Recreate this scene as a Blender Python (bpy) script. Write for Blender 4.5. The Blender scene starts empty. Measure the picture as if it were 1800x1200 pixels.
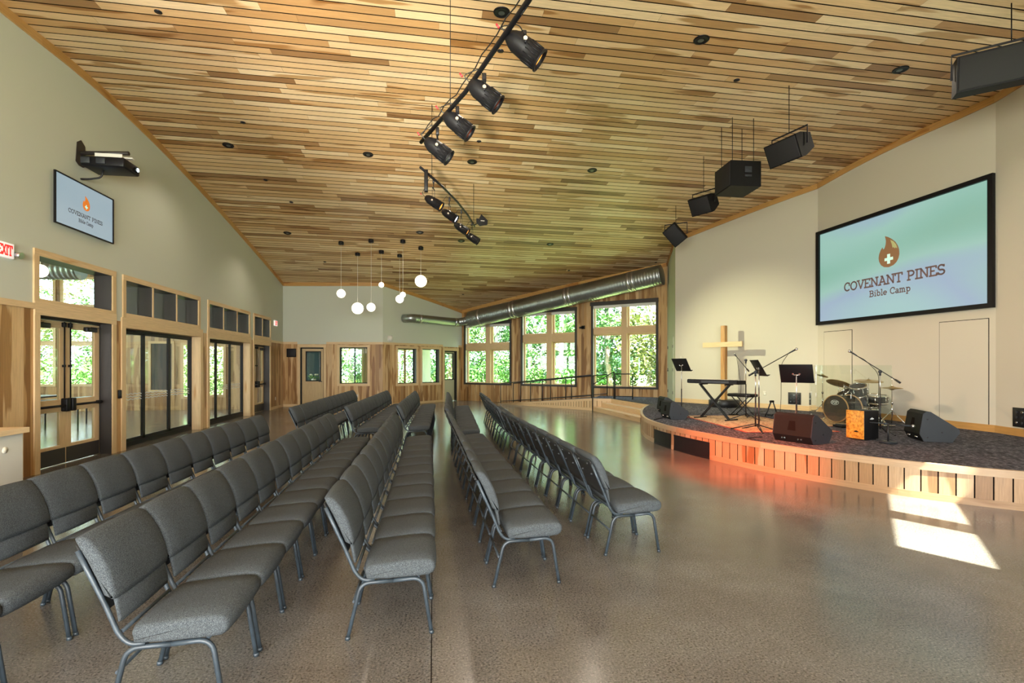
import bpy, bmesh, math, random
from mathutils import Vector, Matrix
random.seed(11)
SC = bpy.context.scene
COL = SC.collection
# ------------------------------------------------------------------ camera, light, exposure
CAM_H = 1.65; FPX = 900.0; YAW = math.atan(138/900); HOR = 642
CY, SY = math.cos(YAW), math.sin(YAW)
cd = bpy.data.cameras.new('camera'); cam = bpy.data.objects.new('camera', cd); COL.objects.link(cam)
cam.location = (0, 0, CAM_H); cam.rotation_euler = (math.pi/2, 0, -YAW)
cd.sensor_width = 36; cd.lens = 18; cd.shift_y = 42/1800; cd.clip_end = 300
SC.camera = cam
SC.view_settings.view_transform = 'Standard'; SC.view_settings.look = 'None'
SC.view_settings.gamma = 1; SC.view_settings.use_curve_mapping = False
SC.view_settings.exposure = 1.32
SC.cycles.max_bounces = 8; SC.cycles.diffuse_bounces = 4; SC.cycles.glossy_bounces = 4
SC.cycles.transparent_max_bounces = 16; SC.cycles.transmission_bounces = 6
SC.cycles.caustics_reflective = False; SC.cycles.caustics_refractive = False
SC.cycles.sample_clamp_indirect = 4.0
W = bpy.data.worlds.new('sky'); SC.world = W; W.use_nodes = True
bg = W.node_tree.nodes['Background']; bg.inputs[0].default_value = (0.72, 0.87, 1.0, 1); bg.inputs[1].default_value = 5.6
TO_SUN = Vector((.483, -.875, 1.138)).normalized()
def lamp(name, kind, loc, energy, color=(1, 1, 1), aim=None, **kw):
    l = bpy.data.lights.new(name, kind); l.energy = energy; l.color = color
    for k, v in kw.items(): setattr(l, k, v)
    o = bpy.data.objects.new(name, l); COL.objects.link(o); o.location = loc
    if aim is not None:
        o.rotation_euler = (Vector(aim)-Vector(loc)).to_track_quat('-Z', 'Y').to_euler()
    return o
lamp('sun', 'SUN', (6, -12, 20), 34.0, (1, .93, .82), aim=Vector((6, -12, 20))-TO_SUN, angle=.009)
# unseen area lamps added as room fill, set at the rear windows
for x, c in ((-4.4, (1, .98, .96)), (-1.6, (1, .96, .92)), (1.0, (1, .98, .96))):
    lamp('rear_fill_area', 'AREA', (x, -3.80, 2.1), 300, c, aim=(x+.6, 10, 4.2), shape='RECTANGLE', size=1.9, size_y=2.6)
# spot lamps added behind the camera, standing in for sun glints off the floor
for aim, e, c, sz in (((-2.6, 6.8, 6.6), 2600, (1, .84, .74), .34), ((-.9, 9.6, 6.6), 3600, (1, .94, .80), .40), ((.6, 10.8, 6.5), 2600, (1, .95, .82), .36)):
    lamp('ceiling_glint_spot', 'SPOT', (-1.2, -3.2, .25), e, c, aim=aim, spot_size=sz, spot_blend=.9, shadow_soft_size=.25)
# area lamp added as foyer fill, standing in for its window daylight
lamp('foyer_fill_area', 'AREA', (-15.2, 13.5, 2.6), 330, (.95, 1, .95), aim=(-6, 13.5, 1.2), shape='RECTANGLE', size=9, size_y=2.6)

# ------------------------------------------------------------------ reading the photograph's directions into the room
def ray(u, v):
    x = (u-900)/FPX; h = (HOR-v)/FPX
    return Vector((x*CY+SY, -x*SY+CY, h))
EYE = Vector((0, 0, CAM_H))
def on_floor(u, v, h=0):
    r = ray(u, v); return EYE+r*((h-CAM_H)/r.z)
def at_depth(u, v, z): return EYE+ray(u, v)*z
def ceil_z(x, y):
    q = max(y, 8.6)/10
    return 1.725+13.397*q-12.462*q*q+4.6247*q**3-.65413*q**4-.01152*x
def on_ceiling(u, v):
    r = ray(u, v); k = 4.0
    while k < 30:
        p = EYE+r*k
        if p.z >= ceil_z(p.x, p.y): return p
        k += .01
    return p
A = (-5.95, 21.62); B = (-2.02, 21.25); C = (1.33, 24.28); D = (8.62, 18.0); F = (7.91, 15.93)
G = (9.9, 11.98); I = (9.98, 7.77); J = (9.4, 5.6); K = (9.3, 3.69); L = (2.1, -3.94); M = (-5.95, -3.94)
ROOM = [A, B, C, D, F, G, I, J, K, L, M]
DECK = .445

# ------------------------------------------------------------------ materials
def newmat(name):
    m = bpy.data.materials.new(name); m.use_nodes = True
    return m, m.node_tree.nodes, m.node_tree.links, m.node_tree.nodes['Principled BSDF']
def mk(name, col, rough=.5, metal=0, spec=.5, emit=None, es=1, bump=None, var=None):
    m, n, l, b = newmat(name)
    b.inputs['Base Color'].default_value = (*col, 1); b.inputs['Roughness'].default_value = rough
    b.inputs['Metallic'].default_value = metal; b.inputs['Specular IOR Level'].default_value = spec
    if emit: b.inputs['Emission Color'].default_value = (*emit, 1); b.inputs['Emission Strength'].default_value = es
    if var or bump:
        tc = n.new('ShaderNodeTexCoord'); nz = n.new('ShaderNodeTexNoise'); l.new(tc.outputs['Object'], nz.inputs['Vector'])
        sc, amt = (var or (bump[0], 0)); nz.inputs['Scale'].default_value = sc; nz.inputs['Detail'].default_value = 3
        if var:
            mr = n.new('ShaderNodeMapRange'); mr.inputs['From Min'].default_value = .35; mr.inputs['From Max'].default_value = .65
            mr.inputs['To Min'].default_value = 1-amt; mr.inputs['To Max'].default_value = 1+amt; l.new(nz.outputs[0], mr.inputs[0])
            mx = n.new('ShaderNodeVectorMath'); mx.operation = 'SCALE'; mx.inputs[0].default_value = col
            l.new(mr.outputs[0], mx.inputs['Scale']); l.new(mx.outputs[0], b.inputs['Base Color'])
        if bump:
            n2 = n.new('ShaderNodeTexNoise'); n2.inputs['Scale'].default_value = bump[0]; l.new(tc.outputs['Object'], n2.inputs['Vector'])
            bp = n.new('ShaderNodeBump'); bp.inputs['Strength'].default_value = bump[1]; bp.inputs['Distance'].default_value = .003
            l.new(n2.outputs[0], bp.inputs['Height']); l.new(bp.outputs[0], b.inputs['Normal'])
    return m
def ramp(n, stops):
    r = n.new('ShaderNodeValToRGB'); e = r.color_ramp.elements
    while len(e) < len(stops): e.new(.5)
    for i, (p, c) in enumerate(stops): e[i].position = p; e[i].color = (*c, 1)
    return r
def hickory(name, stops, width, rough=.45, heart=.5, dark=.55):
    """board wood: uv = metres (u along the grain, v across), per-board random in face attribute rnd"""
    m, n, l, b = newmat(name)
    uv = n.new('ShaderNodeUVMap'); at = n.new('ShaderNodeAttribute'); at.attribute_name = 'rnd'
    sep = n.new('ShaderNodeSeparateXYZ'); l.new(uv.outputs[0], sep.inputs[0])
    def math_(op, a, bb):
        k = n.new('ShaderNodeMath'); k.operation = op
        for i, q in enumerate((a, bb)):
            if q is None: continue
            if isinstance(q, (int, float)): k.inputs[i].default_value = q
            else: l.new(q, k.inputs[i])
        return k.outputs[0]
    off = math_('MULTIPLY', at.outputs['Fac'], 91.7)
    def vec(su, sv):
        c = n.new('ShaderNodeCombineXYZ'); l.new(math_('MULTIPLY', sep.outputs[0], su), c.inputs[0])
        l.new(math_('MULTIPLY', sep.outputs[1], sv), c.inputs[1]); l.new(off, c.inputs[2]); return c.outputs[0]
    base = ramp(n, stops); l.new(at.outputs['Fac'], base.inputs[0])
    # heartwood stain with the long pointed shapes of hickory
    h = n.new('ShaderNodeTexNoise'); h.inputs['Scale'].default_value = 1; h.inputs['Detail'].default_value = 2.5; h.inputs['Roughness'].default_value = .45
    l.new(vec(.55, .55/width), h.inputs['Vector'])
    hr = n.new('ShaderNodeMapRange'); hr.inputs['From Min'].default_value = heart; hr.inputs['From Max'].default_value = heart+.035
    l.new(h.outputs[0], hr.inputs[0])
    g = n.new('ShaderNodeTexNoise'); g.inputs['Scale'].default_value = 1; g.inputs['Detail'].default_value = 4; g.inputs['Roughness'].default_value = .65
    l.new(vec(3.0, 95), g.inputs['Vector'])
    gr = n.new('ShaderNodeMapRange'); gr.inputs['From Min'].default_value = .3; gr.inputs['From Max'].default_value = .7
    gr.inputs['To Min'].default_value = .80; gr.inputs['To Max'].default_value = 1.14; l.new(g.outputs[0], gr.inputs[0])
    mx = n.new('ShaderNodeMix'); mx.data_type = 'RGBA'; mx.blend_type = 'MULTIPLY'; mx.inputs['B'].default_value = (dark, dark*.80, dark*.56, 1)
    l.new(hr.outputs[0], mx.inputs['Factor']); l.new(base.outputs[0], mx.inputs['A'])
    sc = n.new('ShaderNodeVectorMath'); sc.operation = 'SCALE'; l.new(mx.outputs['Result'], sc.inputs[0]); l.new(gr.outputs[0], sc.inputs['Scale'])
    l.new(sc.outputs[0], b.inputs['Base Color']); b.inputs['Roughness'].default_value = rough
    return m
def glassmat(name, tint, gloss=.5, ior=1.5):
    m = bpy.data.materials.new(name); m.use_nodes = True; n = m.node_tree.nodes; l = m.node_tree.links; n.clear()
    o = n.new('ShaderNodeOutputMaterial'); mix = n.new('ShaderNodeMixShader'); t = n.new('ShaderNodeBsdfTransparent'); g = n.new('ShaderNodeBsdfGlossy')
    lw = n.new('ShaderNodeLayerWeight'); lw.inputs[0].default_value = .5; g.inputs['Roughness'].default_value = .02
    pw = n.new('ShaderNodeMath'); pw.operation = 'POWER'; pw.inputs[1].default_value = 4.0; l.new(lw.outputs['Facing'], pw.inputs[0])
    ma = n.new('ShaderNodeMath'); ma.operation = 'MULTIPLY_ADD'; ma.inputs[1].default_value = .9; ma.inputs[2].default_value = .035*ior; l.new(pw.outputs[0], ma.inputs[0])
    t.inputs[0].default_value = (*tint, 1); g.inputs[0].default_value = (gloss+.4,)*3+(1,)
    l.new(ma.outputs[0], mix.inputs[0]); l.new(t.outputs[0], mix.inputs[1]); l.new(g.outputs[0], mix.inputs[2]); l.new(mix.outputs[0], o.inputs[0])
    return m
def floormat():
    m, n, l, b = newmat('polished_concrete')
    tc = n.new('ShaderNodeTexCoord')
    def noise(s, d=2, r=.5):
        z = n.new('ShaderNodeTexNoise'); z.inputs['Scale'].default_value = s; z.inputs['Detail'].default_value = d; z.inputs['Roughness'].default_value = r
        l.new(tc.outputs['Object'], z.inputs['Vector']); return z
    big = ramp(n, [(.35, (.098, .084, .071)), (.52, (.130, .116, .101)), (.68, (.162, .151, .136))]); l.new(noise(.8, 5, .6).outputs[0], big.inputs[0])
    sp = ramp(n, [(.36, (.25, .24, .23)), (.46, (.78, .78, .78)), (.56, (1.05, 1.05, 1.05)), (.68, (1.9, 1.85, 1.75))]); l.new(noise(75, 4, .8).outputs[0], sp.inputs[0])
    mx = n.new('ShaderNodeMix'); mx.data_type = 'RGBA'; mx.blend_type = 'MULTIPLY'; mx.inputs['Factor'].default_value = 1
    l.new(big.outputs[0], mx.inputs['A']); l.new(sp.outputs[0], mx.inputs['B']); l.new(mx.outputs['Result'], b.inputs['Base Color'])
    rr = n.new('ShaderNodeMapRange'); rr.inputs['To Min'].default_value = .13; rr.inputs['To Max'].default_value = .27; l.new(noise(2.2, 4).outputs[0], rr.inputs[0])
    l.new(rr.outputs[0], b.inputs['Roughness']); b.inputs['Specular IOR Level'].default_value = .85
    return m
def speckle(name, stops, scale, rough=.9, bump=.4, stretch=(1, 1, 1), spec=.2):
    m, n, l, b = newmat(name)
    tc = n.new('ShaderNodeTexCoord'); mp = n.new('ShaderNodeMapping'); mp.inputs['Scale'].default_value = stretch
    z = n.new('ShaderNodeTexNoise'); z.inputs['Scale'].default_value = scale; z.inputs['Detail'].default_value = 3; z.inputs['Roughness'].default_value = .7
    l.new(tc.outputs['Object'], mp.inputs[0]); l.new(mp.outputs[0], z.inputs['Vector'])
    r = ramp(n, stops); l.new(z.outputs[0], r.inputs[0]); l.new(r.outputs[0], b.inputs['Base Color'])
    b.inputs['Roughness'].default_value = rough; b.inputs['Specular IOR Level'].default_value = spec
    if bump:
        bp = n.new('ShaderNodeBump'); bp.inputs['Strength'].default_value = bump; bp.inputs['Distance'].default_value = .002
        l.new(z.outputs[0], bp.inputs['Height']); l.new(bp.outputs[0], b.inputs['Normal'])
    return m
CEIL_STOPS = [(0, (.76, .56, .32)), (.28, (.62, .39, .18)), (.5, (.80, .62, .38)), (.72, (.55, .32, .13)), (1, (.27, .14, .055))]
WALL_STOPS = [(0, (.60, .40, .20)), (.35, (.48, .29, .115)), (.6, (.40, .22, .08)), (.8, (.56, .38, .19)), (1, (.27, .14, .05))]
MT = dict(
    floor=floormat(),
    slat=hickory('hickory_ceiling', CEIL_STOPS, .16, .42, .60, .58),
    panel=hickory('hickory_panelling', WALL_STOPS, .13, .45, .52, .55),
    stageboard=hickory('stage_skirt_boards', [(0, (.38, .235, .125)), (.5, (.30, .17, .08)), (1, (.42, .29, .175))], .17, .45, .60, .62),
    casing=hickory('maple_casing', [(0, (.60, .42, .22)), (.5, (.66, .47, .26)), (1, (.55, .37, .18))], .12, .42, .66, .8),
    oaktrim=hickory('honey_trim', [(0, (.50, .28, .09)), (.5, (.44, .23, .065)), (1, (.54, .32, .12))], .15, .42, .60, .75),
    gap=mk('dark_gap', (.008, .006, .005), .95, spec=.05),
    paint=mk('greige_paint', (.51, .525, .435), .75, spec=.3, bump=(160, .12)),
    paint_light=mk('cream_paint', (.52, .48, .39), .75, spec=.3, bump=(160, .12)),
    paint_green=mk('pale_sage_paint', (.52, .54, .40), .75, spec=.3),
    white=mk('white_paint', (.66, .64, .58), .5), ext=mk('outside_wall', (.2, .17, .13), .8),
    bronze=mk('dark_bronze_panel', (.030, .025, .022), .45), black=mk('black_plastic', (.005, .005, .006), .45, spec=.25),
    blackm=mk('black_metal', (.010, .010, .012), .4, .2), speaker=mk('speaker_cabinet', (.005, .005, .005), .6, spec=.2, bump=(300, .3)),
    slate=mk('slate_blue_cabinet', (.018, .022, .028), .5, bump=(300, .3)), grille=mk('speaker_grille', (.005, .005, .006), .7, bump=(900, .5)),
    frame=mk('charcoal_powder_coat', (.026, .036, .045), .45, 0, var=(18, .25)), shell=mk('black_seat_shell', (.014, .0145, .015), .5),
    fabric=speckle('grey_tweed', [(.32, (.012, .014, .017)), (.47, (.038, .044, .048)), (.56, (.068, .076, .080)), (.72, (.125, .136, .140))], 300, .92, .6),
    carpet=speckle('charcoal_carpet', [(.36, (.010, .010, .014)), (.48, (.036, .036, .046)), (.58, (.10, .10, .125)), (.68, (.27, .27, .31))], 48, .95, .5, (1, .3, 1)),
    rug=speckle('patterned_rug', [(.36, (.10, .035, .02)), (.45, (.34, .19, .10)), (.52, (.60, .44, .26)), (.6, (.50, .33, .17)), (.7, (.20, .15, .09))], 9, .95, .3, (1, 2.2, 1)),
    rugred=mk('rug_border', (.33, .045, .02), .9), chrome=mk('chrome', (.75, .75, .75), .12, 1), steel=mk('brushed_steel', (.55, .55, .56), .3, 1),
    duct=mk('galvanised_duct', (.36, .39, .40), .34, 1, bump=(6, .2)), brass=mk('cymbal_bronze', (.50, .34, .14), .3, .9),
    glass=glassmat('window_glass', (.93, .97, .94)), glassg=glassmat('green_tinted_glass', (.74, .84, .76), .5, 1.7), acrylic=glassmat('clear_acrylic', (.93, .96, .93), .5, 1.35),
    lampglass=mk('opal_globe', (.9, .88, .8), .3, emit=(1, .86, .62), es=2.2), led=mk('projector_lens', (.1, .2, .3), .1, emit=(.55, .85, 1), es=6),
    orange=mk('lit_amber_lens', (.3, .1, .02), .2, emit=(1, .36, .05), es=.9), whitelens=mk('lit_white_lens', (.4, .4, .5), .2, emit=(.85, .88, 1), es=5),
    redlens=mk('red_gel', (.55, .08, .03), .3), paleglass=mk('pale_lens', (.45, .5, .45), .1), reflector=mk('downlight_reflector', (.12, .13, .12), .3, .7),
    dimwall=mk('dark_grey_brown_paint', (.055, .048, .04), .7), screen=None, screen2=None, bark=mk('pale_bark', (.50, .45, .42), .9, var=(6, .35)), bark2=mk('brown_bark', (.30, .23, .18), .9, var=(6, .35)),
    leaf1=mk('spring_leaf', (.08, .22, .045), .6, var=(1.5, .4)), leaf2=mk('deep_leaf', (.035, .12, .035), .6, var=(1.5, .4)), leaf3=mk('yellow_leaf', (.22, .25, .08), .6, var=(1.5, .4)),
    grass=mk('lawn', (.22, .30, .09), .9, var=(1.3, .3)), wood_drum=mk('maple_hoop', (.42, .24, .10), .35), drumshell=mk('black_drum_shell', (.012, .012, .014), .18),
    drumhead=mk('dark_drum_head', (.035, .026, .02), .35), cajon=speckle('burl_cajon_front', [(.35, (.35, .12, .015)), (.5, (.62, .25, .03)), (.65, (.75, .36, .06))], 22, .35, 0, spec=.5),
    exitw=mk('exit_sign_face', (.75, .72, .68), .4, emit=(1, .9, .85), es=.2), exitr=mk('exit_red', (.6, .02, .02), .4, emit=(1, .03, .02), es=.35),
    logo_brown=mk('logo_brown', (.17, .088, .04), .6, emit=(.30, .155, .07), es=0.17), logo_tan=mk('logo_tan', (.3, .3, .12), .6, emit=(.42, .42, .2), es=0.19),
    logo_text=mk('logo_text', (.09, .055, .05), .6, emit=(.12, .08, .07), es=0.23), logo_orange=mk('logo_orange', (.5, .13, .01), .6, emit=(.62, .17, .02), es=0.29),
    logo_pale=mk('logo_pale', (.5, .75, .65), .6, emit=(.45, .72, .62), es=0.25), logo_dark=mk('logo_dark', (.04, .03, .03), .6, emit=(.06, .05, .05), es=0.23), decal=mk('frosted_decal', (.7, .72, .66), .6),
    frost=mk('pale_label', (.6, .62, .62), .5), dark_blue=mk('dark_blue_panel', (.02, .045, .06), .7), door_oak=hickory('pale_oak_door', [(0, (.50, .36, .18)), (1, (.56, .41, .22))], .5, .45, .7, .85),
    door_ply=mk('sage_door', (.42, .40, .24), .6), green=mk('plant_green', (.10, .22, .03), .6), petal=mk('cream_petal', (.7, .65, .45), .6),
    red=mk('red_connector', (.45, .02, .03), .4), cream=mk('cream_plastic', (.6, .56, .45), .4), cableblack=mk('cable_rubber', (.01, .01, .01), .5), vent=mk('dark_floor_vent', (.008, .007, .009), .5, .3),
)
def screen_mat(name, stops, scale, strength, rot=0):
    m, n, l, b = newmat(name)
    tc = n.new('ShaderNodeTexCoord'); z = n.new('ShaderNodeTexNoise'); z.inputs['Scale'].default_value = scale; z.inputs['Detail'].default_value = .5
    mp = n.new('ShaderNodeMapping'); mp.inputs['Rotation'].default_value = (0, rot, 0); mp.inputs['Scale'].default_value = (.35, .35, 1.3)
    l.new(tc.outputs['Object'], mp.inputs[0]); l.new(mp.outputs[0], z.inputs['Vector'])
    r = ramp(n, stops); l.new(z.outputs[0], r.inputs[0]); l.new(r.outputs[0], b.inputs['Emission Color']); b.inputs['Emission Strength'].default_value = strength
    b.inputs['Base Color'].default_value = (.05, .05, .05, 1); b.inputs['Roughness'].default_value = .6; return m
MT['screen'] = screen_mat('projected_image', [(.3, (.20, .42, .30)), (.42, (.26, .52, .42)), (.52, (.33, .58, .50)), (.62, (.33, .45, .60)), (.75, (.37, .62, .58))], .55, .36, .6)
MT['screen2'] = screen_mat('television_image', [(.3, (.36, .50, .58)), (.7, (.44, .56, .62))], 1.0, .30)

# ------------------------------------------------------------------ mesh collecting
class MB:
    def __init__(s): s.v = []; s.f = []; s.mi = []; s.uv = []; s.r = []; s.sm = []; s.M = None
    def pt(s, p):
        p = Vector(p); s.v.append(s.M @ p if s.M else p); return len(s.v)-1
    def face(s, idx, m=0, uv=None, r=None, sm=False):
        s.f.append(tuple(idx)); s.mi.append(m); s.uv.append(uv); s.r.append(random.random() if r is None else r); s.sm.append(sm)
    def quad(s, a, b, c, d, m=0, uv=None, r=None, sm=False): s.face([s.pt(a), s.pt(b), s.pt(c), s.pt(d)], m, uv, r, sm)
    def box(s, x0, x1, y0, y1, z0, z1, m=0, r=None, sm=False):
        r = random.random() if r is None else r
        P = [s.pt((x, y, z)) for z in (z0, z1) for y in (y0, y1) for x in (x0, x1)]
        dx, dy, dz = x1-x0, y1-y0, z1-z0
        for q, (a, b) in (((0, 2, 3, 1), (dy, dx)), ((4, 5, 7, 6), (dx, dy)), ((0, 1, 5, 4), (dx, dz)), ((2, 6, 7, 3), (dz, dx)), ((0, 4, 6, 2), (dz, dy)), ((1, 3, 7, 5), (dy, dz))):
            uv = [(0, 0), (a, 0), (a, b), (0, b)] if a >= b else [(0, 0), (0, a), (b, a), (b, 0)]
            s.face([P[k] for k in q], m, uv, r, sm)
    def bbox(s, x0, x1, y0, y1, z0, z1, bev=.01, m=0, seg=2):
        """box with rounded edges"""
        bm = bmesh.new(); bmesh.ops.create_cube(bm, size=1)
        for v in bm.verts: v.co = Vector(((x0+x1)/2+v.co.x*(x1-x0), (y0+y1)/2+v.co.y*(y1-y0), (z0+z1)/2+v.co.z*(z1-z0)))
        bmesh.ops.bevel(bm, geom=bm.edges[:], offset=bev, segments=seg, affect='EDGES', profile=.5)
        base = {v.index: None for v in bm.verts}; bm.verts.index_update()
        ids = [s.pt(v.co) for v in bm.verts]
        for f in bm.faces: s.face([ids[v.index] for v in f.verts], m, None, .5, True)
        bm.free()
    def tube(s, pts, r, n=8, m=0, caps=True, flat=False, r2=None, closed=False):
        pts = [Vector(p) for p in pts]; rings = []; N = len(pts)
        up = None
        for i, p in enumerate(pts):
            if closed: t = (pts[(i+1) % N]-pts[i-1])
            else: t = (pts[min(i+1, N-1)]-pts[max(i-1, 0)])
            if t.length < 1e-9: t = Vector((0, 0, 1))
            t.normalize()
            if up is None: up = Vector((0, 0, 1)) if abs(t.z) < .95 else Vector((1, 0, 0))
            sd = t.cross(up)
            if sd.length < 1e-6: sd = t.cross(Vector((1, 0, 0)))
            sd.normalize(); up = sd.cross(t).normalized()
            rr = r[i] if isinstance(r, (list, tuple)) else r; rb = rr if r2 is None else r2
            rings.append([s.pt(p+sd*math.cos(a)*rr+up*math.sin(a)*rb) for a in [2*math.pi*k/n+(math.pi/n) for k in range(n)]])
        rg = random.random()
        for i in range(N if closed else N-1):
            a, b = rings[i], rings[(i+1) % N]
            for k in range(n): s.face((a[k], a[(k+1) % n], b[(k+1) % n], b[k]), m, None, rg, not flat)
        if caps and not closed: s.face(rings[0][::-1], m); s.face(rings[-1], m)
    def cyl(s, a, b, r, r1=None, n=16, m=0, caps=True): s.tube([a, b], [r, r if r1 is None else r1], n, m, caps)
    def lathe(s, prof, c=(0, 0, 0), n=24, m=0, R=None):
        c = Vector(c); R = R or Matrix.Identity(3); rings = []
        for rr, z in prof: rings.append([s.pt(c+R @ Vector((rr*math.cos(2*math.pi*k/n), rr*math.sin(2*math.pi*k/n), z))) for k in range(n)])
        for a, b in zip(rings, rings[1:]):
            for k in range(n): s.face((a[k], a[(k+1) % n], b[(k+1) % n], b[k]), m, None, .5, True)
    def sphere(s, c, r, m=0, n=16, k=10, sc=(1, 1, 1)):
        s.lathe([(max(r*math.sin(math.pi*i/k), 1e-5), -r*math.cos(math.pi*i/k)) for i in range(k+1)], c, n, m, Matrix.Diagonal(sc))
    def prism(s, poly, d, m=0, axis='y', c=0, sm=False, caps=True):
        """poly (a,b) pairs extruded from c-d/2 to c+d/2 along axis"""
        def P(a, b, q): return {'y': (a, q, b), 'x': (q, a, b), 'z': (a, b, q)}[axis]
        A_ = [s.pt(P(a, b, c-d/2)) for a, b in poly]; B_ = [s.pt(P(a, b, c+d/2)) for a, b in poly]; n = len(poly)
        for k in range(n): s.face((A_[k], A_[(k+1) % n], B_[(k+1) % n], B_[k]), m, None, .5, sm)
        if caps: s.face(A_[::-1], m); s.face(B_, m)
    def sections(s, poly, secs, m=0):
        """closed profile (x,z) lofted along y through (y, inset) sections, smooth cushion ends"""
        cx = sum(p[0] for p in poly)/len(poly); cz = sum(p[1] for p in poly)/len(poly); n = len(poly); rings = []
        for y, ins, bulge in secs:
            ring = []
            for i, (a, b) in enumerate(poly):
                t = Vector((poly[(i+1) % n][0]-poly[i-1][0], poly[(i+1) % n][1]-poly[i-1][1])).normalized()
                nn = Vector((t.y, -t.x)); q = nn*(bulge-ins); ring.append(s.pt((a+q.x, y, b+q.y)))
            rings.append(ring)
        for a, b in zip(rings, rings[1:]):
            for k in range(n): s.face((a[k], b[k], b[(k+1) % n], a[(k+1) % n]), m, None, .5, True)
        s.face(rings[0], m, None, .5, True); s.face(rings[-1][::-1], m, None, .5, True)
    def build(s, name, mats, parent=None, loc=None):
        me = bpy.data.meshes.new(name)
        me.from_pydata([tuple(v) for v in s.v], [], s.f)
        if not isinstance(mats, (list, tuple)): mats = [mats]
        for q in mats: me.materials.append(q)
        me.polygons.foreach_set('material_index', s.mi); me.polygons.foreach_set('use_smooth', s.sm)
        a = me.attributes.new('rnd', 'FLOAT', 'FACE'); a.data.foreach_set('value', s.r)
        if any(s.uv):
            ul = me.uv_layers.new(name='UVMap'); fl = []
            for f, uv in zip(s.f, s.uv):
                for k in range(len(f)): fl += list(uv[k]) if uv else [0, 0]
            ul.data.foreach_set('uv', fl)
        me.validate(); me.update()
        o = bpy.data.objects.new(name, me); COL.objects.link(o)
        if parent: o.parent = parent
        if loc is not None: o.location = loc
        return o
def tag(o, label, cat, group=None, kind=None):
    if label: o['label'] = label
    if cat: o['category'] = cat
    if group: o['group'] = group
    if kind: o['kind'] = kind
    return o
def struct(o): o['kind'] = 'structure'; return o
def thing(name, label, cat, loc=(0, 0, 0), rz=0, group=None, rot=None):
    o = bpy.data.objects.new(name, None); COL.objects.link(o); o.empty_display_size = .1
    o.location = loc; o.rotation_euler = rot if rot else (0, 0, rz); return tag(o, label, cat, group)
def copy_tree(o, parent=None):
    c = o.copy(); COL.objects.link(c)
    if parent: c.parent = parent
    for ch in list(o.children): copy_tree(ch, c)
    return c
def smooth_path(pts, rad=.05, seg=5):
    """round the corners of a polyline"""
    pts = [Vector(p) for p in pts]; out = [pts[0]]
    for i in range(1, len(pts)-1):
        a, b, c = pts[i-1], pts[i], pts[i+1]; r = min(rad, (a-b).length*.45, (c-b).length*.45)
        p0 = b+(a-b).normalized()*r; p1 = b+(c-b).normalized()*r
        for k in range(seg+1):
            t = k/seg; out.append(p0*(1-t)**2+b*2*t*(1-t)+p1*t*t)
    out.append(pts[-1]); return out

# ------------------------------------------------------------------ walls
class Wall:
    """plan segment; local coordinates: t along it, z up, d outwards from the room"""
    def __init__(s, P0, P1):
        s.P0 = Vector((*P0, 0)); e = Vector((*P1, 0))-s.P0; s.len = e.length; s.e = e.normalized()
        s.n = Vector((-s.e.y, s.e.x, 0))   # outward for a clockwise room outline
    def w(s, t, z, d=0): p = s.P0+s.e*t+s.n*d; return Vector((p.x, p.y, z))
    def mat(s, t=0, z=0, d=0):
        """local x along the wall, y outwards, z up"""
        M_ = Matrix(((s.e.x, s.n.x, 0, 0), (s.e.y, s.n.y, 0, 0), (0, 0, 1, 0), (0, 0, 0, 1))); M_.translation = s.w(t, z, d); return M_
    def px(s, u, v):
        r = ray(u, v); k = (s.P0-EYE).dot(s.n)/r.dot(s.n); p = EYE+r*k; return ((p-s.P0).dot(s.e), p.z)
    def top(s, t, d=0): p = s.w(t, 0); return ceil_z(p.x, p.y)
def strips(mb, wl, t0, t1, zlo, zhi, openings, step, m=0, d=0, wood=True):
    """fill the wall between two heights leaving the openings; zlo/zhi numbers or functions of t"""
    cuts = {round(t0, 4), round(t1, 4)}; rnd = {}
    k = math.floor(t0/step); bw = []
    x = t0
    while x < t1: cuts.add(round(x, 4)); x += step*(random.uniform(.7, 1.15) if wood else 1)
    boards = sorted(cuts)
    for o in openings:
        for q in (o[0], o[1]):
            if t0 < q < t1: cuts.add(round(q, 4))
    cuts = sorted(cuts); bi = 0; r = random.random()
    for a, b in zip(cuts, cuts[1:]):
        if b-a < 1e-4: continue
        if a in boards: r = random.random()
        mid = (a+b)/2
        lo = zlo if not callable(zlo) else None
        za, zb = (zlo, zlo) if lo is not None else (zlo(a), zlo(b)); ya, yb = (zhi(a), zhi(b)) if callable(zhi) else (zhi, zhi)
        segs = [(min(za, zb), max(ya, yb))]
        for o in openings:
            if o[0]-1e-4 <= mid <= o[1]+1e-4:
                ns = []
                for s0, s1 in segs:
                    if o[3] <= s0 or o[2] >= s1: ns.append((s0, s1)); continue
                    if o[2] > s0: ns.append((s0, o[2]))
                    if o[3] < s1: ns.append((o[3], s1))
                segs = ns
        for s0, s1 in segs:
            A0 = za if s0 == min(za, zb) else s0; B0 = zb if s0 == min(za, zb) else s0
            A1 = ya if s1 == max(ya, yb) else s1; B1 = yb if s1 == max(ya, yb) else s1
            mb.quad(wl.w(a, A0, d), wl.w(b, B0, d), wl.w(b, B1, d), wl.w(a, A1, d), m,
                    [(A0, a), (B0, b), (B1, b), (A1, a)], r if wood else .5)
def reveal(mb, wl, o, depth, m=0, bottom=True):
    a, b, z0, z1 = o; r = .5
    for (p, q) in (((a, z0), (a, z1)), ((a, z1), (b, z1)), ((b, z1), (b, z0))) + ((((b, z0), (a, z0)),) if bottom else ()):
        mb.quad(wl.w(p[0], p[1], 0), wl.w(q[0], q[1], 0), wl.w(q[0], q[1], depth), wl.w(p[0], p[1], depth), m, [(0, 0), (2, 0), (2, depth), (0, depth)], r)
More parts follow.
